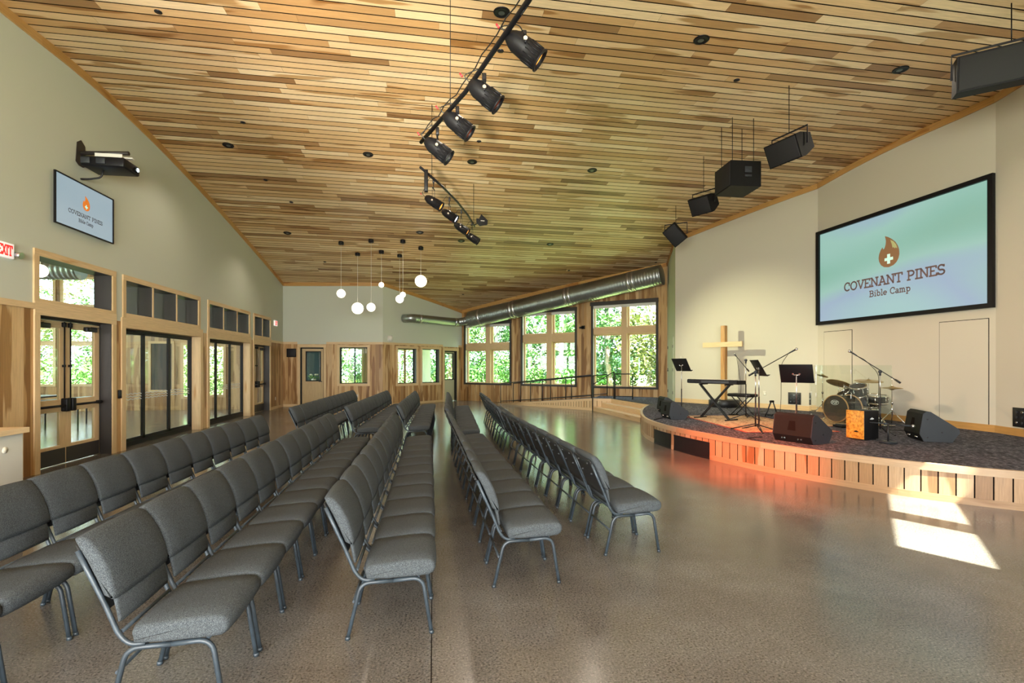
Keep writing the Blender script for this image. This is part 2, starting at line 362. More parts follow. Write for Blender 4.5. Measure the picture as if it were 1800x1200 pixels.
def wbox(mb, wl, t0, t1, z0, z1, d0, d1, m=0, r=None):
    mb.M = wl.mat(); mb.box(t0, t1, d0, d1, z0, z1, m, r); mb.M = None
def casing(mb, wl, o, w=.11, th=.02, bottom=True, m=0, head=None):
    a, b, z0, z1 = o; hw = head or w
    wbox(mb, wl, a-w, a, z0-(w if bottom else 0), z1, -th, .005, m); wbox(mb, wl, b, b+w, z0-(w if bottom else 0), z1, -th, .005, m)
    wbox(mb, wl, a-w, b+w, z1, z1+hw, -th-.003, .005, m)
    if bottom: wbox(mb, wl, a, b, z0-w, z0, -th, .005, m)
# ------------------------------------------------------------------ room shell
def spans(y):
    xs = []
    n = len(ROOM)
    for i in range(n):
        (xa, ya), (xb, yb) = ROOM[i], ROOM[(i+1) % n]
        if (ya <= y < yb) or (yb <= y < ya): xs.append(xa+(xb-xa)*(y-ya)/(yb-ya))
    xs.sort(); return list(zip(xs[::2], xs[1::2]))
rc = random.Random(5)
mb = MB(); PITCH = .178; y = -3.9
while y < 24.3:
    sp = [q for yy in (y+.002, y+PITCH-.018) for q in spans(yy)]
    if sp:
        xa = min(q[0] for q in sp)-.02; xb = max(q[1] for q in sp)+.02
        if y > 21.62: xa = max(xa, -2.3)
        x = xa; y1 = y+PITCH-.021
        while x < xb:
            ln = rc.uniform(.9, 3.6); x1 = min(x+ln, xb); r = rc.random(); xe = x1-.002
            P = [(x, y), (xe, y), (xe, y1), (x, y1)]
            lo = [Vector((a, b, ceil_z(a, b))) for a, b in P]; hi = [q+Vector((0, 0, .012)) for q in lo]
            o = rc.uniform(0, 50)
            mb.quad(lo[3], lo[2], lo[1], lo[0], 0, [(o, .16), (o+ln, .16), (o+ln, 0), (o, 0)], r)
            x = x1
        q = [Vector((a, b, ceil_z(a, b)+.004)) for a, b in ((xa, y-.001), (xb, y-.001), (xb, y+PITCH+.001), (xa, y+PITCH+.001))]  # near-black sheet close behind the boards, shade of the gaps given as colour
        mb.quad(*q, 1)
    y += PITCH
struct(mb.build('ceiling', [MT['slat'], MT['gap']]))

mb = MB()
mb.face([mb.pt((x, y, 0)) for x, y in ROOM][::-1], 0)
mb.quad((-.015, .3, .0008), (-.009, .3, .0008), (-.009, 20.8, .0008), (-.015, 20.8, .0008), 1)
struct(mb.build('floor', [MT['floor'], MT['gap']]))

WL = Wall((-5.95, 0), (-5.95, 1)); W1 = Wall(A, B); W2 = Wall(B, C); WW = Wall(C, D); WF = Wall(D, F); WS = Wall(F, G); WP = Wall(G, I); WJ = Wall(I, J)
WR = Wall(J, K); WC = Wall(K, L); WB = Wall(L, M)
CAP0, CAP1 = 2.50, 2.59
trim_no = [0]
def trim(mb, m, nm=None):
    trim_no[0] += 1
    return struct(mb.build(f'trim_{trim_no[0]}', m))
def crown(wl, t0, t1, h=.13, mat='oaktrim'):
    mb = MB(); t = t0; nn = max(1, int((t1-t0)/.6)); r = random.random(); last = 0
    for i in range(nn):
        a = t0+(t1-t0)*i/nn; b = t0+(t1-t0)*(i+1)/nn
        if a-last > 2.6: r = random.random(); last = a
        za, zb = wl.top(a), wl.top(b)
        mb.quad(wl.w(a, za-h, -.03), wl.w(b, zb-h, -.03), wl.w(b, zb+.02, -.03), wl.w(a, za+.02, -.03), 0, [(a, 0), (b, 0), (b, h), (a, h)], r)
        mb.quad(wl.w(a, za-h, .01), wl.w(b, zb-h, .01), wl.w(b, zb-h, -.03), wl.w(a, za-h, -.03), 0, [(a, 0), (b, 0), (b, .03), (a, .03)], r)
    trim(mb, MT[mat])
def capline(wl, t0, t1, skip=()):
    mb = MB(); a = t0
    for s0, s1 in list(skip)+[(t1, t1)]:
        if s0 > a: wbox(mb, wl, a, s0, CAP0, CAP1, -.03, .005)
        a = max(a, s1)
    if mb.v: trim(mb, MT['casing'])

# openings of each wall: (t0, t1, z0, z1)
LD1 = (8.81, 10.60, 0, 2.42); LS1 = (11.01, 14.25, 0, 2.38); LS2 = (14.79, 17.85, 0, 2.38); LD2 = (18.27, 19.94, 0, 2.36)
LT = [(8.79, 10.60, 2.67, 3.32), (11.02, 14.14, 2.67, 3.31), (14.79, 17.78, 2.67, 3.30), (18.30, 19.94, 2.67, 3.30)]
# left wall
mb = MB(); ops = [LD1, LS1, LS2, LD2]
strips(mb, WL, -3.94, 21.62, 0, CAP0, ops, .145, 1, 0)
strips(mb, WL, -3.94, 21.62, CAP0, lambda t: WL.top(t)+.05, LT, .6, 0, 0, False)
for o in ops: reveal(mb, WL, o, .30, 2 if o in (LD1, LD2) else 3, False)
for o in LT: reveal(mb, WL, o, .30, 2)
struct(mb.build('wall_left', [MT['paint'], MT['panel'], MT['bronze'], MT['casing']]))
# wall one and two of the far end
O1 = [(.68, 1.60, 0, 2.37), (2.23, 3.33, .92, 2.38)]; O2 = [(.74, 1.74, .89, 2.36), (2.06, 3.07, .88, 2.37), (3.38, 4.18, 0, 2.32)]
for wl, O, nm, pm in ((W1, O1, 'wall_back', 'paint'), (W2, O2, 'wall_back_angled', 'paint')):
    mb = MB()
    strips(mb, wl, 0, wl.len, 0, CAP0, O, .13, 1, 0); strips(mb, wl, 0, wl.len, CAP0, lambda t: wl.top(t)+.05, [], .6, 0, 0, False)
    for o in O: reveal(mb, wl, o, .22, 2, o[2] > 0)
    struct(mb.build(nm, [MT[pm], MT['panel'], MT['bronze']]))
# window wall
OW = [(.19, 2.70, .82, 3.54), (3.31, 5.88, .82, 3.92), (6.63, 9.23, .80, 4.06)]
mb = MB(); strips(mb, WW, 0, WW.len, 0, lambda t: WW.top(t)+.05, OW, .13, 0, 0)
for o in OW: reveal(mb, WW, o, .24, 1)
struct(mb.build('wall_windows', [MT['panel'], MT['white']]))
for wl, nm, m in ((WF, 'wall_stage_return', 'paint_green'), (WS, 'wall_stage_left', 'paint_light'), (WP, 'wall_stage_screen', 'paint_light'), (WJ, 'wall_stage_right', 'paint_light'), (WR, 'wall_right', 'paint')):
    mb = MB(); strips(mb, wl, -.0, wl.len, 0, lambda t: wl.top(t)+.05, [], .5, 0, 0, False); struct(mb.build(nm, MT[m]))
# clerestory wall on the right, out of frame, through which the sun comes
tq = (Vector((6.21, .42, 0))-WC.P0).dot(WC.e)
OC = [(tq-1.05, tq, 3.98, 4.80), (tq-2.46, tq-1.40, 3.98, 4.80)]
mb = MB(); strips(mb, WC, 0, WC.len, 0, lambda t: 6.8, OC, .8, 0, 0, False); struct(mb.build('wall_clerestory', MT['paint']))
OB = [(L[0]-xx-.95, L[0]-xx+.95, .75, 3.45) for xx in (1.0, -1.6, -4.4)]
mb = MB(); strips(mb, WB, 0, WB.len, 0, lambda t: 6.8, OB, .6, 0, 0, False); struct(mb.build('wall_rear', MT['panel']))
for wl, a, b in ((WL, -3.94, 21.62), (W1, 0, W1.len), (W2, 0, W2.len), (WW, 0, WW.len), (WF, 0, WF.len), (WS, 0, WS.len), (WP, 0, WP.len), (WJ, 0, WJ.len)): crown(wl, a, b)
# wainscot caps and base boards
capline(WL, -3.94, 21.6, [(8.70, 20.05)]); capline(W1, .02, W1.len, [(.57, 1.71)]); capline(W2, 0, W2.len-.02, [(3.27, 4.29)])
mb = MB(); wbox(mb, WL, 20.06, 21.6, 0, .10, -.015, .005); struct(mb.build('baseboard_left', MT['casing']))
mb = MB(); wbox(mb, W1, .0, .56, 0, .10, -.015, .005); wbox(mb, W1, 1.72, W1.len, 0, .10, -.015, .005); struct(mb.build('baseboard_back', MT['casing']))
mb = MB(); wbox(mb, W2, 0, 3.26, 0, .09, -.015, .005); struct(mb.build('baseboard_back_angled', MT['casing']))
for wl, nm in ((WS, 'baseboard_stage_left'), (WP, 'baseboard_stage_screen'), (WJ, 'baseboard_stage_right')):
    mb = MB(); wbox(mb, wl, 0, wl.len, DECK, DECK+.13, -.02, .005); struct(mb.build(nm, MT['oaktrim'] if wl is not WS else MT['casing']))

# ------------------------------------------------------------------ doors and windows of the left wall
dn = [0]; wn = [0]
def pane(wl, name, t0, t1, z0, z1, d, parent, m='glass'):
    mb = MB(); wbox(mb, wl, t0, t1, z0, z1, d-.003, d+.003); return mb.build(name, MT[m], parent)
def root(name, kind='structure'):
    o = bpy.data.objects.new(name, None); COL.objects.link(o); o.empty_display_size = .1; o['kind'] = kind; return o
def glazed_leaf(wl, t0, t1, h, d, parent, hinge):
    mb = MB(); s = .13; th = .045
    for a, b, z0, z1 in ((t0, t0+s, .01, h), (t1-s, t1, .01, h), (t0+s, t1-s, .01, .32), (t0+s, t1-s, .88, 1.08), (t0+s, t1-s, h-.11, h)): wbox(mb, wl, a, b, z0, z1, d, d+th)
    lf = mb.build('door_leaf', MT['casing'], parent)
    pane(wl, 'door_glass', t0+s, t1-s, .32, .88, d+.02, lf); pane(wl, 'door_glass', t0+s, t1-s, 1.08, h-.11, d+.02, lf)
    mb = MB(); wbox(mb, wl, t0+.01, t1-.01, .015, .27, d-.004, d+.001); mb.build('kick_plate', MT['bronze'], lf)
    mb = MB(); mb.M = wl.mat(); mb.cyl((t0+.05, d-.07, .98), (t1-.05, d-.07, .98), .02, n=10); hx = t1-.07 if hinge < 0 else t0+.07
    mb.bbox(hx-.045, hx+.045, d-.10, d, .88, 1.10, .015); ox = t0+.07 if hinge < 0 else t1-.07; mb.bbox(ox-.03, ox+.03, d-.08, d, .95, 1.01, .01)
    mb.M = None; mb.build('panic_bar', MT['black'], lf)
    mb = MB(); mb.M = wl.mat(); mb.cyl((hx, d-.03, .98), (hx, d-.03, h), .011, n=8); mb.bbox(hx-.03, hx+.03, d-.05, d, h-.09, h-.01, .008); mb.bbox(hx-.018, hx+.018, d-.045, d, 1.62, 1.66, .005); mb.M = None
    mb.build('latch_rod', MT['black'], lf)
    mb = MB(); mb.M = wl.mat(); cx = t0+.30 if hinge < 0 else t1-.30; mb.bbox(cx-.14, cx+.14, d-.07, d, h-.13, h-.05, .012); mb.box(cx, cx+.02*hinge+.25*hinge if hinge > 0 else cx+.001, d-.05, d-.04, h-.05, h-.04) ; mb.M = None
    mb.build('door_closer', MT['blackm'], lf)
def next_door():
    dn[0] += 1; return root(f'door_{dn[0]}')
def next_window():
    wn[0] += 1; return root(f'window_{wn[0]}')
for o, split in ((LD1, [8.81, 9.70, 10.60]), (LD2, [18.27, 19.10, 19.94])):
    r = next_door(); mb = MB(); casing(mb, WL, o, .11, .025, False, head=.20); mb.build('door_casing', MT['casing'], r)
    mb = MB(); wbox(mb, WL, o[0], o[0]+.02, 0, o[3], .19, .27); wbox(mb, WL, o[1]-.02, o[1], 0, o[3], .19, .27); wbox(mb, WL, o[0], o[1], o[3]-.03, o[3], .19, .27); mb.build('door_frame', MT['bronze'], r)
    glazed_leaf(WL, split[0]+.02, split[1], o[3]-.04, .20, r, -1); glazed_leaf(WL, split[1]+.005, split[2]-.02, o[3]-.04, .20, r, 1)
for o in (LS1, LS2):
    r = next_door(); mb = MB(); casing(mb, WL, o, .13, .025, False, head=.20); mb.build('door_casing', MT['casing'], r)
    g = .23; n3 = 3; wdt = (o[1]-o[0])/3
    mb = MB(); wbox(mb, WL, o[0], o[1], 0, .09, g-.04, g+.05); wbox(mb, WL, o[0], o[1], o[3]-.05, o[3], g-.04, g+.05)
    wbox(mb, WL, o[0], o[0]+.04, 0, o[3], g-.04, g+.05); wbox(mb, WL, o[1]-.04, o[1], 0, o[3], g-.04, g+.05); mb.build('sliding_frame', MT['black'], r)
    for k in range(3):
        a = o[0]+wdt*k; b = a+wdt; mb = MB()
        for q in ((a, a+.05, .09, o[3]-.05), (b-.05, b, .09, o[3]-.05), (a, b, .09, .15), (a, b, o[3]-.09, o[3]-.05)): wbox(mb, WL, *q, g-.02, g+.02)
        pf = mb.build('sliding_panel', MT['black'], r); pane(WL, 'panel_glass', a+.05, b-.05, .15, o[3]-.09, g, pf, 'glass')
        mb = MB(); mb.M = WL.mat(d=g-.006)
        for row in range(3):
            z = 1.04-.055*row; x = a+.06
            while x+.16 < b-.04:
                for s0, s1 in ((0, 1), (1, 0)):
                    x0 = x+(.08 if s0 else 0); mb.quad((x0, 0, z+.022*s0), (x0+.08, 0, z+.022*s1), (x0+.08, 0, z+.022*s1+.017), (x0, 0, z+.022*s0+.017))
                x += .16
        mb.M = None; mb.build('wave_decal', MT['frost'], pf)
for i, o in enumerate(LT):
    r = next_window(); mb = MB(); casing(mb, WL, o, .10, .025, True); mb.build('window_casing', MT['casing'], r)
    mull = {0: [], 1: [12.03, 13.06], 2: [15.77, 16.80], 3: [19.15]}[i]; ed = [o[0]]+mull+[o[1]]
    if mull:
        mb = MB()
        for m in mull: wbox(mb, WL, m-.022, m+.022, o[2], o[3], .005, .30, 1); wbox(mb, WL, m-.026, m+.026, o[2], o[3], -.005, .006, 0)
        mb.build('mullion', [MT['casing'], MT['bronze']], r)
    for a, b in zip(ed, ed[1:]): pane(WL, 'window_pane', a+.02, b-.02, o[2], o[3], .26, r, 'glass')
# doors and windows of the two far walls
def half_glass_door(wl, o, d, m, gz0, gz1, ga=.16, dark=True):
    r = next_door(); mb = MB(); casing(mb, wl, o, .10, .025, False, head=.12); mb.build('door_casing', MT['casing'], r)
    mb = MB(); wbox(mb, wl, o[0], o[0]+.05, 0, o[3], d-.03, d+.05); wbox(mb, wl, o[1]-.03, o[1], 0, o[3], d-.03, d+.05); wbox(mb, wl, o[0], o[1], o[3]-.05, o[3], d-.03, d+.05); mb.build('door_frame', MT['black'], r)
    a, b = o[0]+.05, o[1]-.03; h = o[3]-.05; mb = MB()
    for q in ((a, a+ga, .01, h), (b-ga*.7, b, .01, h), (a+ga, b-ga*.7, .01, gz0), (a+ga, b-ga*.7, gz1, h)): wbox(mb, wl, *q, d, d+.04)
    lf = mb.build('door_leaf', MT[m], r); mb = MB()
    for q in ((a+ga-.02, a+ga+.02, gz0-.02, gz1+.02), (b-ga*.7-.02, b-ga*.7+.02, gz0-.02, gz1+.02), (a+ga, b-ga*.7, gz0-.02, gz0+.02), (a+ga, b-ga*.7, gz1-.02, gz1+.02)): wbox(mb, wl, *q, d-.01, d+.05)
    mb.build('glass_bead', MT['black'], lf); pane(wl, 'door_glass', a+ga, b-ga*.7, gz0, gz1, d+.02, lf)
    mb = MB(); mb.M = wl.mat(); mb.cyl((b-.06, d, 1.0), (b-.06, d-.05, 1.0), .012); mb.bbox(b-.17, b-.05, d-.06, d-.045, .99, 1.02, .005); mb.M = None; mb.build('lever_handle', MT['blackm'], lf)
half_glass_door(W1, O1[0], .06, 'door_oak', 1.03, 2.20); half_glass_door(W2, O2[2], .14, 'door_ply', 1.0, 2.2, .10)
for wl, o, ml in ((W1, O1[1], [2.79]), (W2, O2[0], []), (W2, O2[1], [])):
    r = next_window(); mb = MB(); casing(mb, wl, o, .10, .025, True); mb.build('window_casing', MT['casing'], r)
    mb = MB(); a, b, z0, z1 = o
    for q in ((a, a+.03, z0, z1), (b-.03, b, z0, z1), (a, b, z0, z0+.03), (a, b, z1-.03, z1))+tuple((m-.02, m+.02, z0, z1) for m in ml): wbox(mb, wl, *q, .16, .21)
    mb.build('window_frame', MT['black'], r); pane(wl, 'window_pane', a+.03, b-.03, z0+.03, z1-.03, .185, r)
# big windows
for (a, b, z0, z1), (m0, m1), (h0, h1) in zip(OW, ((1.35, 1.59), (4.51, 4.76), (7.83, 8.05)), ((2.37, 2.65), (2.65, 2.98), (2.90, 3.14))):
    r = next_window(); mb = MB()
    for q in ((a-.06, a+.03, z0-.06, z1), (b-.03, b+.06, z0-.06, z1), (a, b, z0-.06, z0+.02)): wbox(mb, WW, *q, -.03, .01)
    wbox(mb, WW, a-.07, b+.07, z1-.02, z1+.13, -.10, .01); mb.build('shade_housing', MT['bronze'], r)
    mb = MB()
    for q in ((m0, m1, z0, z1), (a, m0, h0, h1), (m1, b, h0, h1)): wbox(mb, WW, *q, .02, .20)
    mb.build('mullion', MT['casing'], r)
    for p0, p1 in ((a, m0), (m1, b)):
        for q0, q1 in ((z0, h0), (h1, z1)):
            mb = MB(); f = .055
            for q in ((p0, p0+f, q0, q1), (p1-f, p1, q0, q1), (p0, p1, q0, q0+f), (p0, p1, q1-f, q1)): wbox(mb, WW, *q, .17, .25)
            fr = mb.build('sash', MT['casing'], r); pane(WW, 'window_pane', p0+f, p1-f, q0+f, q1-f, .21, fr)
    mb = MB(); wbox(mb, WW, a+.03, b-.03, z1-.13, z1-.02, .02, .05); mb.build('roller_shade', MT['white'], r)
for o in OC+OB:
    wl = WC if o in OC else WB; r = next_window(); mb = MB(); a, b, z0, z1 = o
    for q in ((a-.08, a, z0-.08, z1+.08), (b, b+.08, z0-.08, z1+.08), (a, b, z0-.08, z0), (a, b, z1, z1+.08)): wbox(mb, wl, *q, -.02, .03)
    mb.build('window_casing', MT['casing'], r); pane(wl, 'window_pane', a, b, z0, z1, .02, r)
# door in the return wall beside the stage
r = next_door(); mb = MB(); wbox(mb, WF, .32, 1.72, DECK, 2.62, -.012, .01); lf = mb.build('door_leaf', MT['paint_green'], r)
mb = MB()
for q in ((.27, .32, DECK, 2.67), (1.72, 1.77, DECK, 2.67), (.27, 1.77, 2.62, 2.67)): wbox(mb, WF, *q, -.02, .01)
mb.build('door_casing', MT['paint_green'], r)
for z in (.72, 1.5, 2.3):
    for tt in (.32, 1.72):
        mb = MB(); wbox(mb, WF, tt-.03, tt+.03, z-.05, z+.05, -.03, -.01); mb.build('hinge', MT['blackm'], r)
mb = MB(); mb.M = WF.mat(); mb.cyl((.45, -.01, 1.45), (.45, -.06, 1.45), .012); mb.bbox(.44, .56, -.07, -.05, 1.44, 1.46, .005); mb.M = None; mb.build('lever_handle', MT['blackm'], lf)
# flush jib doors below the screen: thin shadow lines round a painted leaf
for t0, t1 in ((.22, 1.08), (3.20, 4.09)):
    r = next_door(); mb = MB(); wbox(mb, WP, t0, t1, DECK+.02, 2.5, -.010, .002); mb.build('door_leaf', MT['paint_light'], r)
    mb = MB()
    for q in ((t0-.012, t0, DECK+.13, 2.512), (t1, t1+.012, DECK+.13, 2.512), (t0-.012, t1+.012, 2.5, 2.512)): wbox(mb, WP, *q, -.003, .002)
    mb.build('door_gap', MT['gap'], r)

# ------------------------------------------------------------------ rooms seen through the glass
FX = -15.6
mb = MB(); mb.quad((FX, 4, 0), (-5.95, 4, 0), (-5.95, 20.6, 0), (FX, 20.6, 0)); struct(mb.build('floor_foyer', MT['floor']))
WX = Wall((FX, 0), (FX, 1)); WE = Wall((FX, 20.6), (-6.2, 20.6)); foyer_z = 4.95
mb = MB()
for i in range(40):
    y0 = 4+i*.42; mb.quad((FX, y0, foyer_z), (-6.2, y0, foyer_z), (-6.2, y0+.40, foyer_z), (FX, y0+.40, foyer_z), 0, [(0, y0), (9.4, y0), (9.4, y0+.4), (0, y0+.4)])
mb.quad((FX, 4, foyer_z+.02), (-6.2, 4, foyer_z+.02), (-6.2, 20.7, foyer_z+.02), (FX, 20.7, foyer_z+.02), 1); struct(mb.build('ceiling_foyer', [MT['slat'], MT['gap']]))
OX = []
yy = 4.6
while yy < 20: OX += [(yy, yy+1.25, .75, 2.35), (yy, yy+1.25, 3.85, 4.75)]; yy += 1.62
mb = MB(); strips(mb, WX, 4, 20.6, 0, foyer_z, OX, .14, 0, 0); struct(mb.build('wall_foyer_outer', MT['panel']))
r = next_window(); mb = MB()
for o in OX: casing(mb, WX, o, .09, .03, True)
mb.build('window_casing', MT['casing'], r)
mb = MB()
for o in OX: wbox(mb, WX, *o, .03, .036)
mb.build('window_panes', MT['glass'], r)
tx = lambda X: X-FX
OE = [(tx(-14.4), tx(-13.45), 3.85, 4.75), (tx(-13.12), tx(-12.1), 3.85, 4.75), (tx(-14.4), tx(-13.45), 2.52, 2.95), (tx(-13.12), tx(-12.1), 2.52, 2.95), (tx(-14.4), tx(-13.45), .98, 2.36), (tx(-13.12), tx(-12.1), .98, 2.36), (tx(-8.25), tx(-7.78), .55, 2.35), (tx(-7.0), tx(-6.75), .55, 2.35), (tx(-9.15), tx(-8.85), .5, 2.4)]
mb = MB(); strips(mb, WE, 0, WE.len, 0, 2.75, OE, .14, 0, 0); strips(mb, WE, 0, 3.9, 2.75, foyer_z, OE, .14, 0, 0); strips(mb, WE, 3.9, WE.len, 2.75, foyer_z, OE, .8, 1, 0, False); struct(mb.build('wall_foyer_end', [MT['panel'], MT['dimwall']]))
r = next_window(); mb = MB()
for o in OE+[(tx(-10.25), tx(-9.55), .75, 2.45)]: casing(mb, WE, o, .09, .03, True)
mb.build('window_casing', MT['casing'], r); mb = MB(); wbox(mb, WE, tx(-10.25), tx(-9.55), .75, 2.45, -.01, 0); mb.build('dark_glazing', MT['dark_blue'], r)
mb = MB(); mb.quad((FX, 4, 0), (-6.0, 4, 0), (-6.0, 4, foyer_z), (FX, 4, foyer_z)); struct(mb.build('wall_foyer_near', MT['panel']))
# offices behind the two far walls
off = 3.2
for wl, nm, O in ((W1, 'wall_office_outer', [(1.6, 2.75, .75, 2.45), (2.95, 4.6, .75, 2.45)]), (W2, 'wall_office_outer_angled', [(.2, 1.5, .6, 2.4), (1.75, 3.2, .6, 2.4), (3.45, 4.6, .3, 2.4)])):
    w2 = Wall(wl.w(-.3, 0, off).xy, wl.w(wl.len+.3, 0, off).xy)
    mb = MB(); strips(mb, w2, -1.2 if wl is W1 else -.5, w2.len+(.0 if wl is W1 else .6), 0, 3.2, O, .6, 0, 0, False); struct(mb.build(nm, MT['paint']))
    r = next_window(); mb = MB()
    for o in O: casing(mb, w2, o, .10, .04, True); wbox(mb, w2, o[0], o[1], o[2]-.04, o[2], -.12, 0)
    mb.build('window_casing', MT['casing'], r); mb = MB()
    for o in O: wbox(mb, w2, *o, .02, .026)
    mb.build('window_panes', MT['glass'], r)
mb = MB(); P = [(-6.0, 21.62), (-2.02, 21.25), (1.33, 24.28), (2.2, 26.6), (-.4, 27.2), (-2.2, 24.5), (-6.0, 25.0)]
mb.face([mb.pt((x, y, -.004)) for x, y in P][::-1]); struct(mb.build('floor_office', MT['floor'])); mb = MB(); mb.face([mb.pt((x, y, 3.2)) for x, y in P]); struct(mb.build('ceiling_office', MT['white']))
mb = MB(); mb.M = W1.mat(d=1.2); mb.box(.2, 1.85, 0, .08, 0, 3.1); mb.M = None; struct(mb.build('office_dark_panel', MT['dark_blue']))  # dark blue panel put behind the door glass for the unlit room
mb = MB(); mb.quad((-60, -40, -.25), (80, -40, -.25), (80, 100, -.25), (-60, 100, -.25)); struct(mb.build('ground', MT['grass']))

# ------------------------------------------------------------------ stage platform, steps and ramp
ARC = [(6.53, 14.9), (5.95, 13.95), (5.39, 12.8), (4.98, 11.75), (4.74, 10.9), (4.63, 10.0), (4.66, 9.2), (4.79, 8.35), (4.98, 7.55), (5.24, 6.85), (5.58, 6.12), (5.95, 5.54), (6.55, 4.9), (7.3, 4.42), (8.1, 4.15), (9.33, 4.1)]
def spline(P, k=8):
    out = []
    for i in range(len(P)-1):
        p0 = P[max(i-1, 0)]; p1 = P[i]; p2 = P[i+1]; p3 = P[min(i+2, len(P)-1)]
        for j in range(k):
            t = j/k
            out.append(tuple(.5*((2*b)+(c-a)*t+(2*a-5*b+4*c-d)*t*t+(-a+3*b-3*c+d)*t**3) for a, b, c, d in zip(p0, p1, p2, p3)))
    out.append(P[-1]); return out
EDGE = spline(ARC, 8)
def cumlen(P):
    s = [0]
    for a, b in zip(P, P[1:]): s.append(s[-1]+math.dist(a, b))
    return s
SL = cumlen(EDGE)
def edge_at(s, off=0):
    s = max(0, min(SL[-1]-1e-6, s)); i = max(k for k in range(len(SL)-1) if SL[k] <= s); t = (s-SL[i])/(SL[i+1]-SL[i])
    a, b = Vector(EDGE[i]), Vector(EDGE[i+1]); p = a.lerp(b, t); e = (b-a).normalized(); n = Vector((e.y, -e.x))   # n into the stage... sign fixed below
    if n.x*(9-p.x)+n.y*(11-p.y) > 0: n = -n
    return Vector((*(p+n*off), 0)), Vector((*n, 0)), Vector((*e, 0))
ST1 = Vector((5.90, 14.04)); ST0 = Vector((5.73, 18.02))     # foot of the steps, near and far end
stage = thing('stage_platform', 'low curved wooden stage with charcoal carpet and vertical board skirt', 'stage', (0, 0, 0))
STEPE0 = Vector((6.27, 17.75)); RAMPTOP = Vector((5.73, 18.02))
mb = MB(); poly = list(EDGE)+[(9.30, 4.4), (9.38, 5.6), (9.96, 7.77), (9.88, 11.98), (7.90, 15.92), (8.6, 18.0), (6.6, 19.75), (5.73, 18.02), (6.35, 17.7)]
mb.face([mb.pt((x, y, DECK)) for x, y in poly]); mb.build('carpet', MT['carpet'], stage)
def band(z0, z1, off0, s0, s1, m, mbx, wd=.03, r=None, rstep=2.0, top=True):
    s = s0
    while s < s1-1e-6:
        e = min(s+.12, s1); (p, n, _), (q, n2, _) = edge_at(s, off0), edge_at(e, off0)
        rr = r if r is not None else random.Random(int(s/rstep)+int(z0*50)).random(); U = lambda z: [(s, 0), (e, 0), (e, z), (s, z)]
        up = Vector((0, 0, 1))
        mbx.quad(p+up*z0, q+up*z0, q+up*z1, p+up*z1, m, U(z1-z0), rr)
        if top: mbx.quad(p+up*z1, q+up*z1, q-n2*wd+up*z1, p-n*wd+up*z1, m, U(wd), rr); mbx.quad(p+up*z0, q+up*z0, q-n2*wd+up*z0, p-n*wd+up*z0, m, U(wd), rr)
        s = e
total = SL[-1]; vents = []
def s_of(u, v, h):
    p = on_floor(u, v, h).xy; return min(range(len(EDGE)), key=lambda i: (Vector(EDGE[i])-p).length)
v0 = SL[s_of(1144, 741, DECK)]; v1 = SL[s_of(1180, 749, DECK)]; v2 = SL[s_of(1186, 750, DECK)]; v3 = SL[s_of(1249, 763, DECK)]
mb = MB(); band(DECK-.085, DECK+.004, .012, 0, total, 0, mb, .06); mb.build('nosing', MT['stageboard'], stage)
for a, b in ((0, v0), (v1, v2), (v3, total)):
    mb = MB(); band(0, .085, .006, a, b, 0, mb, .03); mb.build('base_rail', MT['stageboard'], stage)
mb = MB(); s = 0.02
while s < total:
    w = .165; e = min(s+w, total); mid = (s+e)/2; z0 = .085
    if v0-.02 < mid < v1+.02 or v2-.02 < mid < v3+.02: z0 = .30
    r = random.random(); o = random.uniform(0, 9)
    for a, b in ((s, (s+e)/2), ((s+e)/2, e-.014)):
        p, q = edge_at(a)[0], edge_at(b)[0]; mb.quad(p+Vector((0, 0, z0)), q+Vector((0, 0, z0)), q+Vector((0, 0, DECK-.085)), p+Vector((0, 0, DECK-.085)), 0, [(o, a-s), (o, b-s), (o+.4, b-s), (o+.4, a-s)], r)
    s = e
mb.build('skirt_boards', MT['stageboard'], stage)
mb = MB(); band(0, DECK-.01, -.02, 0, total, 0, mb, top=False); mb.build('skirt_backing', MT['gap'], stage)
for a, b in ((v0, v1), (v2, v3)):
    mb = MB(); band(0.02, .295, .004, a, b, 0, mb, .02); band(.27, .30, .01, a, b, 0, mb, .02); band(0, .03, .01, a, b, 0, mb, .02); mb.build('vent_grille', MT['vent'], stage)
# steps
stp = thing('stage_steps', 'two wooden steps rising to the stage between the ramp and the curved stage front', 'steps')
dirS = (ST1-ST0).normalized(); nS = Vector((-dirS.y, dirS.x))
if nS.x < 0: nS = -nS
top0, top1 = Vector((6.35, 17.70)), Vector((6.45, 14.75))
for k in range(3):
    za, zb = DECK*k/3, DECK*(k+1)/3; f = k/2
    a = ST0.lerp(Vector((6.33, 17.72)), f); b = ST1.lerp(Vector((6.53, 14.6)), f); mb = MB()
    a3, b3 = Vector((*a, 0)), Vector((*b, 0)); nn = Vector((*nS, 0)); dd = (b3-a3).length
    r = random.random(); h = zb-za
    mb.quad(a3+Vector((0, 0, za)), b3+Vector((0, 0, za)), b3+Vector((0, 0, zb)), a3+Vector((0, 0, zb)), 0, [(0, 0), (dd, 0), (dd, h), (0, h)], r)
    dpt = .36 if k < 2 else .10
    mb.quad(a3+Vector((0, 0, zb)), b3+Vector((0, 0, zb)), b3+nn*dpt+Vector((0, 0, zb)), a3+nn*dpt+Vector((0, 0, zb)), 0, [(0, 0), (dd, 0), (dd, dpt), (0, dpt)], random.random())
    mb.build('riser' if k == 2 else 'step', MT['casing'], stp)
